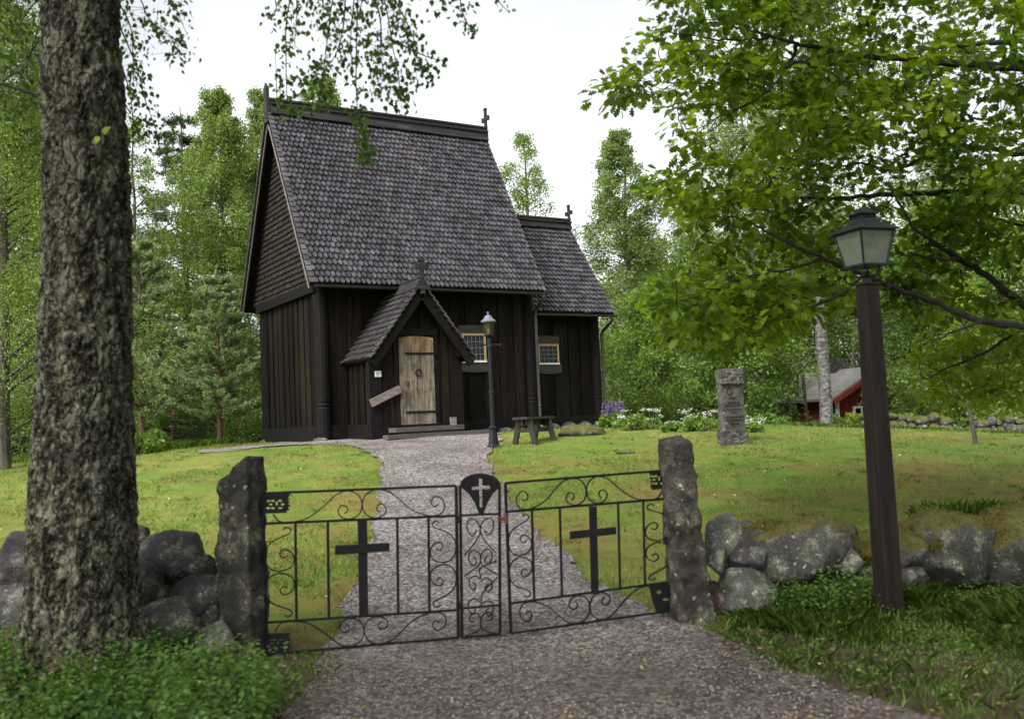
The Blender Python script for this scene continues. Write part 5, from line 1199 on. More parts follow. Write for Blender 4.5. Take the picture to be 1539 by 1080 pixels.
# limbs and hanging twigs, traced where they hang
rng = np.random.default_rng(50)
tw = MB(); lp_, la_, lnr, lsz = [], [], [], []
def hang(pts, Y, n, spread, r=.004, size=.042, dY=.25):
    w = smoothpts([P(x, y, Y+dY*math.sin(i*1.7)) for i, (x, y) in enumerate(pts)], 6); w = np.array(w)
    tw.tube([q-tb for q in w], np.linspace(r*1.6, r*.5, len(w)), 5)
    sp_ = spread/CF*Y
    for j in range(int(n*1.35)):
        u = rng.random()**.85*(len(w)-1.01); i = int(u); q = w[i]*(1-(u-i))+w[i+1]*(u-i)
        o = rng.normal(0, sp_, 3)*np.array([1, 1, .8]); lp_.append(q+o-tb); la_.append(np.array([rng.normal(0, .7), rng.normal(0, .7), -1.0])+o*2)
        nn_ = rng.normal(0, 1, 3); lnr.append(nn_); lsz.append(size*rng.uniform(.6, 1.2))
        if j % 5 == 0: tw.tube([q-tb, q+o*.9-tb], [.002, .001], 3)
for pts, Y, n, sprd in [
    ([(455, -60), (432, 20), (430, 90), (432, 150), (440, 168)], 6.6, 130, 12), ([(445, -50), (446, 20), (442, 70)], 6.4, 50, 14), ([(405, -40), (415, 10), (408, 28)], 6.8, 16, 8),
    ([(520, -80), (500, 0), (492, 60), (483, 130), (478, 160)], 6.3, 120, 12), ([(540, -80), (532, 0), (527, 60), (530, 100)], 6.2, 120, 20), ([(540, -60), (536, 60), (536, 150), (545, 200), (552, 245)], 6.5, 110, 9),
    ([(560, -70), (580, 10), (590, 70), (600, 120), (602, 155)], 6.3, 150, 17), ([(560, -60), (604, 20), (622, 60), (630, 100), (640, 120)], 6.5, 90, 12), ([(590, 60), (640, 85), (672, 92)], 6.4, 26, 7),
    ([(540, -60), (570, 20), (572, 80), (576, 120), (560, 130)], 6.0, 130, 20), ([(520, -40), (516, 40), (500, 90), (470, 110), (460, 120)], 6.4, 70, 10), ([(470, -60), (480, -10), (492, 20), (505, 40)], 6.2, 70, 14),
    ([(700, -60), (692, 0), (700, 30), (712, 50)], 6.8, 60, 10), ([(660, -60), (664, 0), (670, 20)], 6.7, 16, 9), ([(735, -50), (745, -5), (766, 20)], 6.9, 18, 7), ([(640, -60), (600, -20), (590, 10), (600, 40)], 6.0, 60, 15),
    ([(150, -60), (205, -10), (225, 30), (262, 60), (270, 85)], 6.9, 130, 14), ([(160, -60), (240, -20), (262, 10), (280, 50)], 7.0, 70, 11), ([(170, -10), (196, 40), (200, 90), (206, 130)], 7.1, 90, 12), ([(180, 40), (205, 100), (218, 150), (236, 200), (232, 215)], 7.2, 110, 13),
    ([(180, 90), (195, 140), (200, 190), (194, 215)], 7.2, 90, 12), ([(75, -20), (40, 20), (22, 60), (14, 120)], 6.9, 120, 16), ([(70, 10), (52, 60), (40, 110), (50, 160)], 7.0, 110, 14), ([(-40, -20), (0, 30), (20, 40)], 6.9, 60, 14), ([(60, 60), (30, 100), (0, 130), (-20, 170)], 7.1, 80, 14), ([(60, 140), (30, 150), (20, 190)], 7.0, 60, 12)]:
    hang(pts, Y, n, sprd)
hang([(534, 165), (543, 195), (552, 230), (548, 245)], 6.5, 46, 7)
for pts, Y, r in [([(125, -300), (300, -260), (480, -170), (560, -60)], 6.4, .03), ([(122, -420), (350, -380), (560, -230), (700, -80)], 6.6, .03), ([(120, -260), (200, -200), (290, -110), (240, -30)], 6.9, .02), ([(110, -200), (60, -120), (-60, -60)], 6.8, .02), ([(95, 160), (60, 146), (30, 135), (-30, 118)], 6.55, .017), ([(560, -60), (545, 0), (536, 30)], 6.3, .006), ([(480, -170), (455, -60)], 6.5, .006), ([(85, 80), (92, 110), (100, 150)], 6.35, .010)]:
    tw.tube([np.array(q)-tb for q in smoothpts([P(x, y, Y) for x, y in pts], 6)], np.linspace(r, r*.4, (len(pts)-1)*6+1), 7)
# the rest of its crown, unseen above; made big-leaved and dense to shade the foreground
N = 27000; cc = np.stack([rng.uniform(-7, 2.6, 420), rng.uniform(-2.0, 10, 420), rng.uniform(4.2, 11, 420)], -1)
q = cc[rng.integers(0, 420, N)]+rng.normal(0, .5, (N, 3))*np.array([1, 1, .8]); keep = q[:, 2] > 1.6+.47*np.maximum(q[:, 1], 1)+.45; q = q[keep]; N = len(q)
pos = np.concatenate([np.array(lp_), q-tb]); axx = np.concatenate([np.array(la_), rng.normal(size=(N, 3))+np.array([0, 0, -.6])]); nrr = np.concatenate([np.array(lnr), rng.normal(size=(N, 3))]); szz = np.concatenate([np.array(lsz), rng.uniform(.08, .13, N)])
tw.build('branches', BARKO, big); link('crown', leaves('crown', pos, axx, nrr, szz, BIRCH), L_BIR, big)
# two young leaves sprouting on the trunk
q0 = P(148, 205, 6.24); mbp = np.array([q0+np.array([0, 0, 0]), q0+np.array([.03, .0, .02])])-tb
link('trunk_sprout', leaves('trunk_sprout', mbp, np.array([[-.3, -.3, -1], [.8, -.3, .5]]), np.array([[0, -1, .2], [0, -1, .3]]), np.array([.06, .07]), BIRCH), L_YEL, big)

# ------------------------------------------------------------------ oak at the right
ob = np.array([6.3, 9.6, 0.]); ob[2] = Hf(6.3, 9.6)
oak = empty('oak_tree', ob, 0, 'leafy oak with long low limbs reaching in behind the square wooden lamp post', 'tree')
rng = np.random.default_rng(61)
mb = MB(); mb.tube([np.array(q) for q in smoothpts([(0, 0, -.2), (.02, 0, .5), (0, .02, 1.6), (.03, .0, 3.0), (.1, .05, 4.6), (.05, .1, 6.5), (.15, 0, 8.5)], 5)], np.interp(np.linspace(0, 1, 31), [0, .1, .5, 1], [.36, .27, .19, .06]), 14); mb.build('trunk', BARKO, oak, smooth=True)
limbs = [([(1730, 560), (1640, 510), (1539, 490), (1470, 481), (1400, 452), (1340, 431), (1290, 410), (1230, 385), (1170, 357), (1140, 340), (1100, 325)], 9.4, .044, .008),
 ([(1730, 520), (1620, 500), (1539, 457), (1480, 413), (1437, 387), (1400, 362), (1373, 340), (1340, 285)], 9.9, .055, .010), ([(1440, 388), (1410, 390), (1370, 380)], 9.9, .022, .008),
 ([(1730, 110), (1640, 110), (1539, 103), (1450, 97), (1360, 90), (1295, 85), (1245, 75), (1195, 65), (1160, 55), (1100, 40)], 9.2, .05, .008), ([(1730, 20), (1640, 45), (1539, 60), (1470, 65), (1403, 72), (1350, 84)], 9.6, .042, .012),
 ([(1300, 86), (1230, 100), (1200, 93), (1150, 112), (1093, 123), (1040, 126), (1000, 124), (960, 122)], 9.2, .02, .003), ([(1200, 66), (1180, 105), (1150, 140), (1107, 165), (1073, 180), (1050, 200)], 9.0, .018, .003),
 ([(1730, 290), (1620, 285), (1539, 290), (1470, 288), (1410, 290), (1350, 292), (1300, 295), (1240, 298), (1170, 295), (1110, 288), (1050, 281), (1005, 275)], 9.8, .045, .003), ([(1730, 215), (1650, 225), (1539, 232), (1480, 222), (1420, 232), (1390, 236), (1340, 255), (1290, 245), (1270, 250), (1220, 255), (1160, 250)], 10.4, .04, .004),
 ([(1240, 386), (1200, 400), (1150, 412), (1100, 420), (1050, 422), (1010, 430)], 9.2, .014, .003), ([(1300, 412), (1250, 450), (1180, 470), (1120, 480), (1060, 500), (1030, 520)], 9.3, .014, .003), ([(1480, 482), (1430, 500), (1400, 515)], 9.3, .016, .005), ([(1540, 490), (1480, 530), (1420, 555), (1395, 570)], 11.5, .02, .004),
 ([(1640, 45), (1500, -10), (1300, -40), (1150, -30), (1060, 10)], 9.5, .035, .004), ([(1730, 400), (1600, 360), (1500, 330), (1440, 318)], 10.6, .035, .006), ([(1340, 430), (1300, 470), (1240, 490)], 9.4, .01, .003), ([(1160, 56), (1090, 60), (1020, 50), (985, 45)], 9.1, .012, .003), ([(1100, 325), (1060, 350), (1040, 380)], 9.4, .008, .003)]
lm = MB(); LP = []
for pts, Y, r0, r1 in limbs:
    w = smoothpts([P(x, y, Y+.35*math.sin(i*1.1+Y*3)*(0 < i)) for i, (x, y) in enumerate(pts)], 6)
    if pts[0][0] >= 1730: w = [ob+np.array([0, .0, max(w[0][2]-ob[2]-.35, .8)])]+w
    rr_ = np.linspace(r0, r1, len(w))*(1+.12*np.sin(np.arange(len(w))*1.3)); wj = [q+rng.normal(0, .006, 3) for q in w]
    lm.tube([q-ob for q in wj], rr_, 7); LP += [q for q in wj if q[0] < 6.2]
LP = np.array(LP)
OPOLY = [(912, 138), (925, 148), (985, 132), (1002, 165), (1012, 215), (1042, 242), (1002, 262), (988, 290), (1025, 302), (1032, 345), (1055, 392), (1002, 418), (982, 455), (1002, 480), (1012, 520), (1032, 550), (1062, 545), (1085, 525), (1130, 505), (1190, 485), (1240, 468), (1300, 445), (1400, 470), (1470, 455), (1700, 470), (1700, -70), (1010, -70), (985, 22), (952, 88)]
HOLES = [(1095, 205, 36, 34), (965, 205, 30, 60), (1085, 262, 30, 16), (1128, 388, 28, 24), (1470, 148, 30, 24), (1520, 222, 26, 18), (1420, 205, 16, 22), (1310, 15, 36, 14), (1395, 20, 24, 20), (1325, 210, 18, 14), (1490, 75, 18, 12), (1350, 330, 24, 20), (1500, 420, 40, 24), (1420, 430, 26, 18), (1230, 330, 22, 16), (1530, 330, 26, 22)]
cent = []; tries = 0
opx = np.array(OPOLY)
while len(cent) < 1180 and tries < 60000:
    tries += 1; x = rng.uniform(905, 1700); y = rng.uniform(-70, 555)
    if not pip(np.array([x]), np.array([y]), OPOLY)[0]: continue
    if any(((x-h[0])/h[2])**2+((y-h[1])/h[3])**2 < 1 for h in HOLES): continue
    if x < 1060 and y < 130 and rng.random() < .25: continue
    if noise.noise(Vector((x*.013, y*.016, 5))) < -.36: continue
    Y = rng.uniform(8.3, 11.2)
    if x > 1130 and y > 290: Y = rng.uniform(9.75, 11.6)
    cent.append((P(x, y, Y), 0))
for i in range(150):     # bright low spray at right
    x = rng.uniform(1385, 1640); y = rng.uniform(470, 606)
    if ((x-1420)/46)**2+((y-555)/44)**2 < 1 or ((x-1540)/110)**2+((y-530)/62)**2 < 1 or ((x-1500)/40)**2+((y-585)/20)**2 < 1: cent.append((P(x, y, rng.uniform(11, 12.2)), 1))
for i in range(90):
    x = rng.uniform(985, 1240); y = rng.uniform(405, 552)
    if pip(np.array([x]), np.array([y]), OPOLY)[0] and noise.noise(Vector((x*.02, y*.022, 9))) > -.25: cent.append((P(x, y, rng.uniform(8.6, 11)), 0))
for q in [(922, 138), (935, 132), (944, 140), (958, 122), (990, 275), (1000, 270), (993, 90), (1000, 60), (975, 110), (990, 445), (1000, 430)]: cent.append((P(q[0], q[1], 9.1+rng.normal(0, .15)), 0))
for i in range(380):     # unseen crown overhead, leaves enlarged and packed to darken the foreground
    y = rng.uniform(0, 12); cent.append((np.array([rng.uniform(.4, 9), y, 1.6+.48*max(y, 4)+rng.uniform(.5, 3.4)]), 2))
lv = [[[], [], [], []], [[], [], [], []]]
cent.sort(key=lambda q: float(np.min(np.sum((LP-q[0])**2, 1))))
NODE = np.zeros((len(LP)+len(cent), 3)); NODE[:len(LP)] = LP; nn0 = len(LP)
for c, kind in cent:
    d2 = np.sum((NODE[:nn0]-c)**2, 1); j = int(np.argmin(d2)); base = NODE[j]; NODE[nn0] = c; nn0 += 1
    m_ = (base+c)/2+rng.normal(0, .03, 3)+np.array([0, 0, -.02])
    if d2[j] < 1.2: lm.tube([q-ob for q in smoothpts([base, m_, c], 3)], np.linspace(.006, .0025, 7), 4)
    up_ = kind == 2; kind = kind % 2
    n = int(rng.integers(14, 24)); dr = norm((c-base)[None])[0]
    for t in range(n):
        o = norm(rng.normal(size=3)[None])[0]; o = o*np.array([1, 1, .6])+dr*.5; p_ = c+o*rng.uniform(.02, .20)
        nn_ = rng.normal(0, .5, 3)+np.array([0, 0, 1.0])
        l = lv[kind]; l[0].append(p_-ob); l[1].append(o+np.array([0, 0, -.25])+rng.normal(0, .2, 3)); l[2].append(nn_); l[3].append(rng.uniform(.065, .125)*(1.35 if up_ else 1))
lm.build('limbs', BARKO, oak)
for k, nm, m_ in ((0, 'crown', L_OAK), (1, 'yellow_spray', L_YEL)):  # the low spray has a yellower leaf colour of its own
    l = [np.array(q) for q in lv[k]]; link('crown' if k == 0 else 'low_spray', leaves(nm, *l, OAK), m_, oak)

# ------------------------------------------------------------------ trees of the wood
def birch_mesh(seed, Hh, cb, R, nb, ntw, nlf, droop, leaf, tr=.12, lean=0., jit=.09, prof=None, up=.9):
    r = np.random.default_rng(seed)
    t = np.sort(r.random(nb)**.85); h = cb+(Hh-cb)*t*.97; az = np.arange(nb)*2.4+r.normal(0, .3, nb)
    pf = np.clip(t/.22, .25, 1)**.5*(1-t)**.72*1.12+.07 if prof is None else prof(t)
    Lb_ = R*pf*r.uniform(.5, 1.25, nb)*(1+.35*np.sin(h*1.7+az*1.0+seed))
    s = .25+.75*r.random((nb, ntw))**.6
    rad = Lb_[:, None]*s; z = h[:, None]+Lb_[:, None]*(up*s-.62*s*s)
    sd = r.normal(0, .13, (nb, ntw))*Lb_[:, None]
    bx = np.cos(az)[:, None]*rad-np.sin(az)[:, None]*sd; by = np.sin(az)[:, None]*rad+np.cos(az)[:, None]*sd
    hl = droop*r.uniform(.35, 1.25, (nb, ntw))*np.minimum(.35+Lb_[:, None]/R, 1.15)
    u = r.random((nb, ntw, nlf)); g = r.normal(0, jit, (nb, ntw, nlf, 3))
    pos = np.stack([bx[..., None]+0*u, by[..., None]+0*u, z[..., None]-hl[..., None]*u], -1)+g*(1+.4*u[..., None])
    pos = pos.reshape(-1, 3); pos[:, 2] = np.maximum(pos[:, 2], .1); pos[:, 0] += lean*pos[:, 2]
    n = len(pos); ax = r.normal(0, .8, (n, 3)); ax[:, 2] -= .8
    cm = leaves('crown', pos, ax, r.normal(size=(n, 3)), r.uniform(.65, 1.3, n)*leaf, RHOMB)
    mb = MB(); zt = np.linspace(-.3, Hh*.97, 14); wob_ = np.cumsum(r.normal(0, .03, 14)); wob2 = np.cumsum(r.normal(0, .03, 14))
    mb.tube([(lean*q+a, b, q) for q, a, b in zip(zt, wob_, wob2)], tr*(1-np.linspace(0, 1, 14))**.8+.012, 9)
    for i in range(nb):
        ss = np.linspace(0, 1, 5); L_ = Lb_[i]
        mb.tube([(lean*h[i]+math.cos(az[i])*L_*q+np.interp(h[i], zt, wob_)*(1-q), math.sin(az[i])*L_*q+np.interp(h[i], zt, wob2)*(1-q), h[i]+L_*(up*q-.62*q*q)-.1*(1-q)) for q in ss], np.linspace(max(.012, tr*.28*(1-t[i])+.008), .006, 5), 4)
    return mb.mesh('trunk'), cm
def conifer_mesh(seed, Hh, R, cb, kind):
    r = np.random.default_rng(seed); mb = MB(); zt = np.linspace(-.3, Hh, 12); mb.tube([(r.normal(0, .015), r.normal(0, .015), q) for q in zt], np.linspace(.014*Hh+.02, .01, 12), 8)
    P_, A_, S_ = [], [], []; z = cb
    while z < Hh-.25:
        t = (z-cb)/(Hh-cb); nb = r.integers(5, 8)
        for i in range(nb):
            a = r.random()*6.28; L_ = R*((1-t)**.85*.95+.07)*r.uniform(.6, 1.15); u = .35 if kind == 'pine' else .05; dp = .12 if kind == 'pine' else .35
            fn = lambda s: np.stack([math.cos(a)*L_*s, math.sin(a)*L_*s, z+L_*(u*s-dp*s+(.25 if kind == 'pine' else .2)*s*s)], -1)
            mb.tube(list(fn(np.linspace(0, 1, 4))), np.linspace(.018, .005, 4), 4)
            nt_ = int(10+L_*13); s = r.uniform(.15, 1, nt_)**.8; q = fn(s); sd = r.choice([-1, 1], nt_)*r.uniform(.05, .34, nt_)*L_*(1.15-s)*.9
            q = q+np.stack([-math.sin(a)*sd, math.cos(a)*sd, r.normal(0, .04, nt_)+np.abs(sd)*(.12 if kind == 'pine' else -.25)], -1)
            k = 30 if kind == 'pine' else 22
            d = np.stack([np.cos(a)*np.ones(nt_)-np.sin(a)*np.sign(sd)*.9, np.sin(a)+np.cos(a)*np.sign(sd)*.9, np.full(nt_, .3 if kind == 'pine' else -.2)], -1); d = norm(d)
            w = r.random((nt_, k, 1))*(.26 if kind == 'pine' else .3)
            pp = q[:, None]+d[:, None]*w+r.normal(0, .018, (nt_, k, 3)); aa = d[:, None]*.8+r.normal(0, .55, (nt_, k, 3))
            P_.append(pp.reshape(-1, 3)); A_.append(aa.reshape(-1, 3)); S_.append(r.uniform(.07, .13, nt_*k) if kind == 'pine' else r.uniform(.05, .10, nt_*k))
        z += r.uniform(.28, .42)
    # pale upright candles of the new shoots
    nc = 40 if kind == 'pine' else 6
    zc = Hh-r.random(nc)**1.5*(Hh*.42); rr_ = (Hh-zc)/(Hh-cb)*R*r.uniform(.1, .9, nc); aa_ = r.random(nc)*6.28
    for i in range(nc):
        w = r.random((34, 1)); pp = np.array([math.cos(aa_[i])*rr_[i], math.sin(aa_[i])*rr_[i], zc[i]])+np.array([0, 0, 1.])*w*r.uniform(.25, .42)+r.normal(0, .012, (34, 3))
        P_.append(pp); A_.append(np.array([0, 0, 1.])+r.normal(0, .4, (34, 3))); S_.append(r.uniform(.05, .08, 34))
    pos = np.concatenate(P_); n = len(pos); T = np.array([[0, -.12, 0], [.5, -.16, 0], [1, 0, 0], [.5, .16, 0]])
    return mb.mesh('trunk'), leaves('crown', pos, np.concatenate(A_), r.normal(size=(n, 3)), np.concatenate(S_), T)
def put(name, meshes, mats, px, Y, label, group=None, base=None, H0=None, top=None, rz=0., sxy=1.):
    x = P(px, 640, Y)[0]; z = Hf(x, Y); t = empty(name, (x, Y, z), rz, label, 'tree', group)
    if top is not None:
        hh = P(px, top, Y)[2]-z; s = hh/H0; t.scale = (s*sxy, s*sxy, s)
    for me, nm, m_ in zip(meshes, ('trunk', 'crown'), mats):
        if not me.materials: me.materials.append(m_)
        o = bpy.data.objects.new(nm, me); COL.objects.link(o); o.parent = t
    return t
B1 = birch_mesh(1, 14, 1.4, 2.7, 105, 20, 34, 1.0, .078, jit=.075)
B2 = birch_mesh(2, 14, 2.2, 2.3, 80, 16, 34, .85, .08, jit=.075)
B3 = birch_mesh(3, 12, 3.2, 2.0, 42, 10, 24, .6, .08)        # sparse
B4 = birch_mesh(4, 15, .6, 3.2, 150, 24, 40, 1.6, .055, .16)   # weeping, nearer
B5 = birch_mesh(5, 15, 4.9, 3.0, 100, 14, 28, 1.1, .08, .175)
MP = birch_mesh(6, 7, .5, 2.3, 80, 12, 22, .4, .125, .09, 0, .14, lambda t: np.sin(np.clip(t*.9+.12, 0, 1)*math.pi)**.6+.1, .7)
PN = conifer_mesh(7, 6.0, 1.9, .9, 'pine'); SPc = conifer_mesh(8, 9.0, 2.1, .5, 'spruce')
YT = birch_mesh(9, 6.5, 2.6, 1.5, 30, 7, 12, .35, .12, .09)
for me in (B5[0],): me.materials.append(BARKW)
put('birch_tree', B4, (BARKD, L_FB1), 5, 18.5, 'weeping bright green birch filling the left edge beside the big trunk', top=-160, H0=15)
put('birch_tree', B1, (BARKD, L_FB1), 340, 37, 'tall full pale green birch rising left of the church gable', top=118, H0=14, rz=1)
put('birch_tree', B2, (BARKD, L_FB2), 404, 41, 'slimmer birch just behind the gable peak of the church', top=118, H0=14, rz=2)
put('birch_tree', B2, (BARKD, L_FB2), 505, 46, 'thin birch whose top shows above the left end of the nave ridge', top=96, H0=14, rz=.5, sxy=1.1)
put('spruce_tree', SPc, (BARKP, L_SPR), 283, 42, 'tall dark spruce half hidden behind the pale birch', top=160, H0=9)
put('pine_tree', PN, (BARKP, L_PINE), 331, 26.5, 'young pine with pale upright shoots left of the church wall', top=412, H0=6, rz=.4)
put('pine_tree', PN, (BARKP, L_PINE), 213, 27.5, 'slender young pine with a bare leader right beside the big trunk', top=356, H0=6, rz=2.4, sxy=.85)
put('birch_tree', B3, (BARKD, L_FB1), 212, 32, 'sparse thin birch showing sky through its twigs right of the big trunk', top=165, H0=12, rz=3.3, sxy=.9)
put('spruce_tree', SPc, (BARKP, L_SPR), 262, 31, 'low dark spruce between the two young pines', top=470, H0=9, rz=1.1, sxy=1.3)
put('birch_tree', B3, (BARKD, L_FB2), 806, 43, 'sparse birch between the nave roof and the chancel ridge', top=186, H0=12, rz=4.2, sxy=1.05)
put('birch_tree', B2, (BARKD, L_FB1), 951, 33.5, 'tall pointed birch standing right of the chancel roof', top=180, H0=14, rz=5, sxy=1.4)
put('birch_tree', B1, (BARKD, L_FB2), 1062, 42, 'drooping birch behind the oak tips and above the memorial stone', top=250, H0=14, rz=2.2)
put('birch_tree', B1, (BARKD, L_FB2), 975, 44, 'broad birch behind the pointed one right of the church', top=330, H0=14, rz=.2, sxy=1.3)
put('maple_tree', MP, (BARKD, L_MAP), 985, 29, 'rounded leafy maple beside the white flowers right of the church', top=425, H0=7, rz=.4)
put('maple_tree', MP, (BARKD, L_MAP), 1118, 30, 'leafy maple directly behind the memorial stone', top=395, H0=7, rz=2.0)
put('maple_tree', MP, (BARKD, L_MAP), 1425, 36, 'broad maple right of the wooden lamp post above the far wall', top=300, H0=7, rz=3.1, sxy=.8)
put('maple_tree', MP, (BARKD, L_MAP), 1530, 33, 'dark maple at the right edge behind the far wall', top=330, H0=7, rz=4.4)
put('birch_tree', B5, (BARKW, L_FB2), 1243, 28, 'large birch with a thick white trunk in front of the red house', top=-150, H0=15, rz=.8, sxy=1.0)
put('birch_tree', B2, (BARKD, L_FB2), 1150, 33, 'dark stemmed birch just left of the white birch trunk', top=60, H0=14, rz=1.8)
put('spruce_tree', SPc, (BARKP, L_SPR), 1405, 44, 'dark spruce right of the red house', top=330, H0=9, rz=2.1, sxy=1.2)
b = G(1464, 668); t_ = put('young_tree', YT, (BARKD, L_YEL), 1464, b[1], 'young tree with a thin pale stem before the far wall at right', top=420, H0=6.5, rz=.3)
put('birch_tree', B2, (BARKD, L_FB1), 1440, 45, 'background birch right of the wooden lamp lantern', top=170, H0=14, rz=4.0, sxy=1.3)
put('birch_tree', B2, (BARKD, L_FB1), 90, 34, 'background birch hidden behind the big trunk', top=40, H0=14, rz=4.9, sxy=1.3)
put('birch_tree', B1, (BARKD, L_FB1), -40, 30, 'background birch beyond the weeping one at the left edge', top=30, H0=14, rz=4.9, sxy=1.2)

# the deeper wood
def clumps(seed, C, rad, n, leaf, flat=.75):
    r = np.random.default_rng(seed); m_ = len(C)
    d = norm(r.normal(size=(m_, n, 3)))*r.random((m_, n, 1))**.45
    pos = C[:, None]+d*rad[:, None, None]*np.array([1, 1, flat]); pos = pos.reshape(-1, 3); k = len(pos)
    nr = r.normal(0, .7, (k, 3)); nr[:, 2] += .5
    return pos, r.normal(size=(k, 3)), nr, r.uniform(.6, 1.35, k)*leaf
rng = np.random.default_rng(90); C = []; rad = []
pxs = [-300, -100, 60, 200, 300, 420, 560, 720, 860, 900, 1000, 1100, 1300, 1500, 1750]; tops = [60, 100, 120, 350, 250, 220, 380, 430, 420, 370, 350, 330, 290, 240, 200]
while len(C) < 1050:
    px = rng.uniform(-250, 1750); Y = rng.uniform(38, 58); tp = np.interp(px, pxs, tops); py = rng.uniform(tp-15, 645); c = P(px, py, Y)
    if 1195 < px < 1350 and py > 520 and Y < 50: continue
    g = Hf(c[0], c[1])
    if c[2] < g+.2: continue
    tt = P(px, tp, Y)[2]
    if c[2] > tt-1.3*(.5+.5*math.sin(c[0]*.9+c[1]*.5)): continue
    C.append(c); rad.append(rng.uniform(.7, 1.5))
for i in range(90):
    c = P(rng.uniform(1170, 1380), rng.uniform(420, 640), rng.uniform(55, 60))
    if c[2] > Hf(c[0], c[1])+.2: C.append(c); rad.append(1.5)
a_ = clumps(91, np.array(C), np.array(rad), 400, .15)
C2, rad2 = [], []
for i in range(430):
    px = rng.uniform(-150, 1700); Y = rng.uniform(29, 36)
    if 395 < px < 890 and Y < 31: continue
    c = P(px, 640, Y); hmax = 1.0+1.5*abs(math.sin(px*.02+Y)) ; r_ = rng.uniform(.4, .8)
    if 1190 < px < 1345: hmax = .25; r_ = .3
    C2.append((c[0], Y, Hf(c[0], Y)+rng.random()*hmax)); rad2.append(r_)
b_ = clumps(92, np.array(C2), np.array(rad2), 300, .10)
wd = link('woodland', leaves('woodland', *[np.concatenate([p_, q_]) for p_, q_ in zip(a_, b_)], RHOMB), L_WOOD); tag(wd, 'dense mixed green wood and brushwood behind the lawn', 'woodland', kind='stuff')
mb = MB()
for i in range(60):
    px = rng.uniform(-150, 1700); Y = rng.uniform(36, 52); c = P(px, 640, Y); g = Hf(c[0], Y); mb.tube([(c[0], Y, g-.2), (c[0]+rng.normal(0, .2), Y, g+4), (c[0]+rng.normal(0, .4), Y, g+7)], [rng.uniform(.07, .16), .08, .03], 6)
mb.build('stems', BARKD, wd)
del wd['label'], wd['category']; tag(wd, 'dense mixed green wood and brushwood behind the lawn', 'woodland')

# ------------------------------------------------------------------ shrubs and flowers
def bush(name, px, py, w, h, n, leaf, m, label, cat, seed, Yov=None, T=OVAL):
    b = G(px, py) if Yov is None else None
    if b is None: x = P(px, 640, Yov)[0]; b = np.array([x, Yov, Hf(x, Yov)])
    r = np.random.default_rng(seed); k = b[1]/CF; W_, H_ = w*k, h*k; t = empty(name, b, 0, label, cat)
    nc = 26; C = np.stack([r.uniform(-.5, .5, nc)*W_, r.uniform(-.4, .4, nc)*W_, r.uniform(.15, .95, nc)*H_], -1); C[:, 2] *= 1-.5*(np.abs(C[:, 0])/(W_*.5))**2
    pos, ax, nr, sz = clumps(seed+1, C, np.full(nc, min(W_, H_)*.28), n//nc, leaf, .8); pos[:, 2] = np.maximum(pos[:, 2], .02)
    mb = MB()
    for q in C: mb.tube([(q[0]*.2, q[1]*.2, -.05), (q[0]*.6, q[1]*.6, q[2]*.6), tuple(q)], [.012, .008, .004], 4)
    mb.build('stems', BARKD, t); link('foliage', leaves('foliage', pos, ax, nr, sz, T), m, t); return t, C
bush('shrub', 345, 664, 100, 30, 1800, .10, L_YEL, 'bright yellow green shrub at the back wall of the church beside the pine', 'shrub', 201)
bush('shrub', 214, 682, 64, 34, 1300, .09, L_MAP, 'small green shrub at the lawn edge right of the big trunk', 'shrub', 203)
bush('shrub', 1290, 646, 96, 28, 1500, .12, L_YEL, 'low yellowish shrub below the red house beside the white birch', 'shrub', 205, 29.5)
bush('shrub', 1365, 646, 60, 30, 1100, .11, L_MAP, 'green shrub right of the wooden lamp post before the far wall', 'shrub', 207, 29.6)
bush('shrub', 1150, 648, 70, 18, 1200, .09, L_MAP, 'low leafy shrub right of the memorial stone base', 'shrub', 209, 26.5)
def flowers(px, py, w, h, label, seed):
    t, C = bush('cow_parsley', px, py, w, h*.7, 900, .06, L_MAP, label, 'wildflowers', seed); k = G(px, py)[1]/CF; r = np.random.default_rng(seed)
    mb = MB()
    for i in range(int(w*.24)):
        pos = []
        c = np.array([r.uniform(-.5, .5)*w*k, r.uniform(-.3, .3)*w*k, r.uniform(.45, 1.05)*h*k]); mb.tube([(c[0]*.8, c[1], 0), tuple(c)], [.006, .003], 4)
        for u in range(6): pos.append(c+r.normal(0, .03, (6, 3))*np.array([1, 1, .3])+r.normal(0, .035, 3)*np.array([1, 1, .25]))
        pos = np.concatenate(pos); n = len(pos); nr = r.normal(0, .4, (n, 3)); nr[:, 2] += 1
        link('umbel', leaves('umbel', pos, r.normal(size=(n, 3)), nr, r.uniform(.018, .034, n), OVAL), L_WHITE, t)
    mb.build('flower_stalks', L_MAP, t)
flowers(962, 645, 66, 30, 'white cow parsley in flower right of the purple lupins', 301)
flowers(1052, 647, 60, 34, 'white cow parsley in flower left of the memorial stone', 303)
flowers(1012, 648, 34, 16, 'short sparse cow parsley between the two taller flowering clumps', 305)
flowers(1118, 648, 60, 20, 'low cow parsley directly behind the memorial stone', 307)
t, C = bush('lupin', 922, 643, 38, 24, 900, .08, L_MAP, 'purple lupins in flower at the right corner of the chancel', 'wildflowers', 311); k = G(922, 643)[1]/CF; r = np.random.default_rng(8)
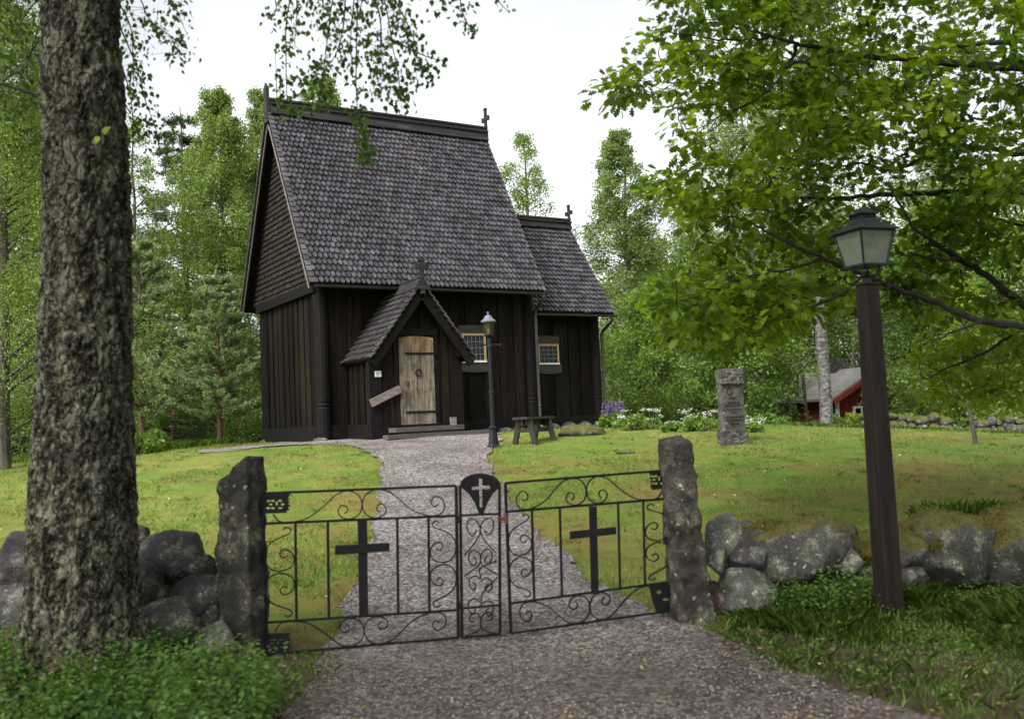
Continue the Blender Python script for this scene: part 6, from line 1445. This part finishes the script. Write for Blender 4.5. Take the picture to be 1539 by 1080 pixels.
for dx, hh in ((-12, 38), (-5, 36), (-2, 42), (2, 40), (9, 38), (13, 40)):
    n = 150; u = r.random(n); rad_ = .05*(1-u*.75)+.008; a = r.random(n)*6.28; z = (hh-20+20*u)*k
    pos = np.stack([dx*k+np.cos(a)*rad_, np.sin(a)*rad_+r.normal(0, .01), z], -1)
    link('flower_spike', leaves('flower_spike', pos, np.stack([np.cos(a), np.sin(a), .3+0*a], -1), r.normal(size=(n, 3)), r.uniform(.03, .045, n)*(1.1-.5*u), OVAL), L_PURP, t)

# ------------------------------------------------------------------ light
w = bpy.data.worlds.new('World'); SC.world = w; w.use_nodes = True; nt = w.node_tree; bg = nt.nodes['Background']
EL, AZ = R_(48), R_(215)
sky = nt.nodes.new('ShaderNodeTexSky'); sky.sky_type = 'NISHITA'; sky.sun_disc = False; sky.sun_elevation = EL; sky.sun_rotation = AZ; sky.air_density = 1.0; sky.dust_density = 4.0; sky.ozone_density = 1.0
hs = nt.nodes.new('ShaderNodeHueSaturation'); hs.inputs['Saturation'].default_value = .12; nt.links.new(sky.outputs[0], hs.inputs['Color'])
cl = ramp(nt, tex(nt, coords(nt, (1, 1, 2.2), 'Generated'), 2.2, 6, .55, .4), [(.35, (.66, .67, .69)), (.62, (.94, .94, .94))])
clm = mixc(nt, 1.0, hs.outputs[0], cl, 'MULTIPLY')
nt.links.new(clm, bg.inputs['Color']); bg.inputs['Strength'].default_value = .122
ld = bpy.data.lights.new('sun', 'SUN'); ld.energy = 1.5; ld.angle = R_(25); ld.color = (1, .97, .92); so = bpy.data.objects.new('sun', ld); COL.objects.link(so)
sd = Vector((math.sin(AZ)*math.cos(EL), math.cos(AZ)*math.cos(EL), math.sin(EL))); so.rotation_euler = sd.to_track_quat('Z', 'Y').to_euler(); so.location = sd*50
SC.view_settings.view_transform = 'Standard'; SC.view_settings.look = 'None'; SC.view_settings.exposure = 1.7; SC.view_settings.gamma = 1; SC.view_settings.use_curve_mapping = False
SC.render.engine = 'CYCLES'; SC.cycles.use_denoising = True
SC.cycles.max_bounces = 8; SC.cycles.diffuse_bounces = 4; SC.cycles.transparent_max_bounces = 8; SC.cycles.transmission_bounces = 4
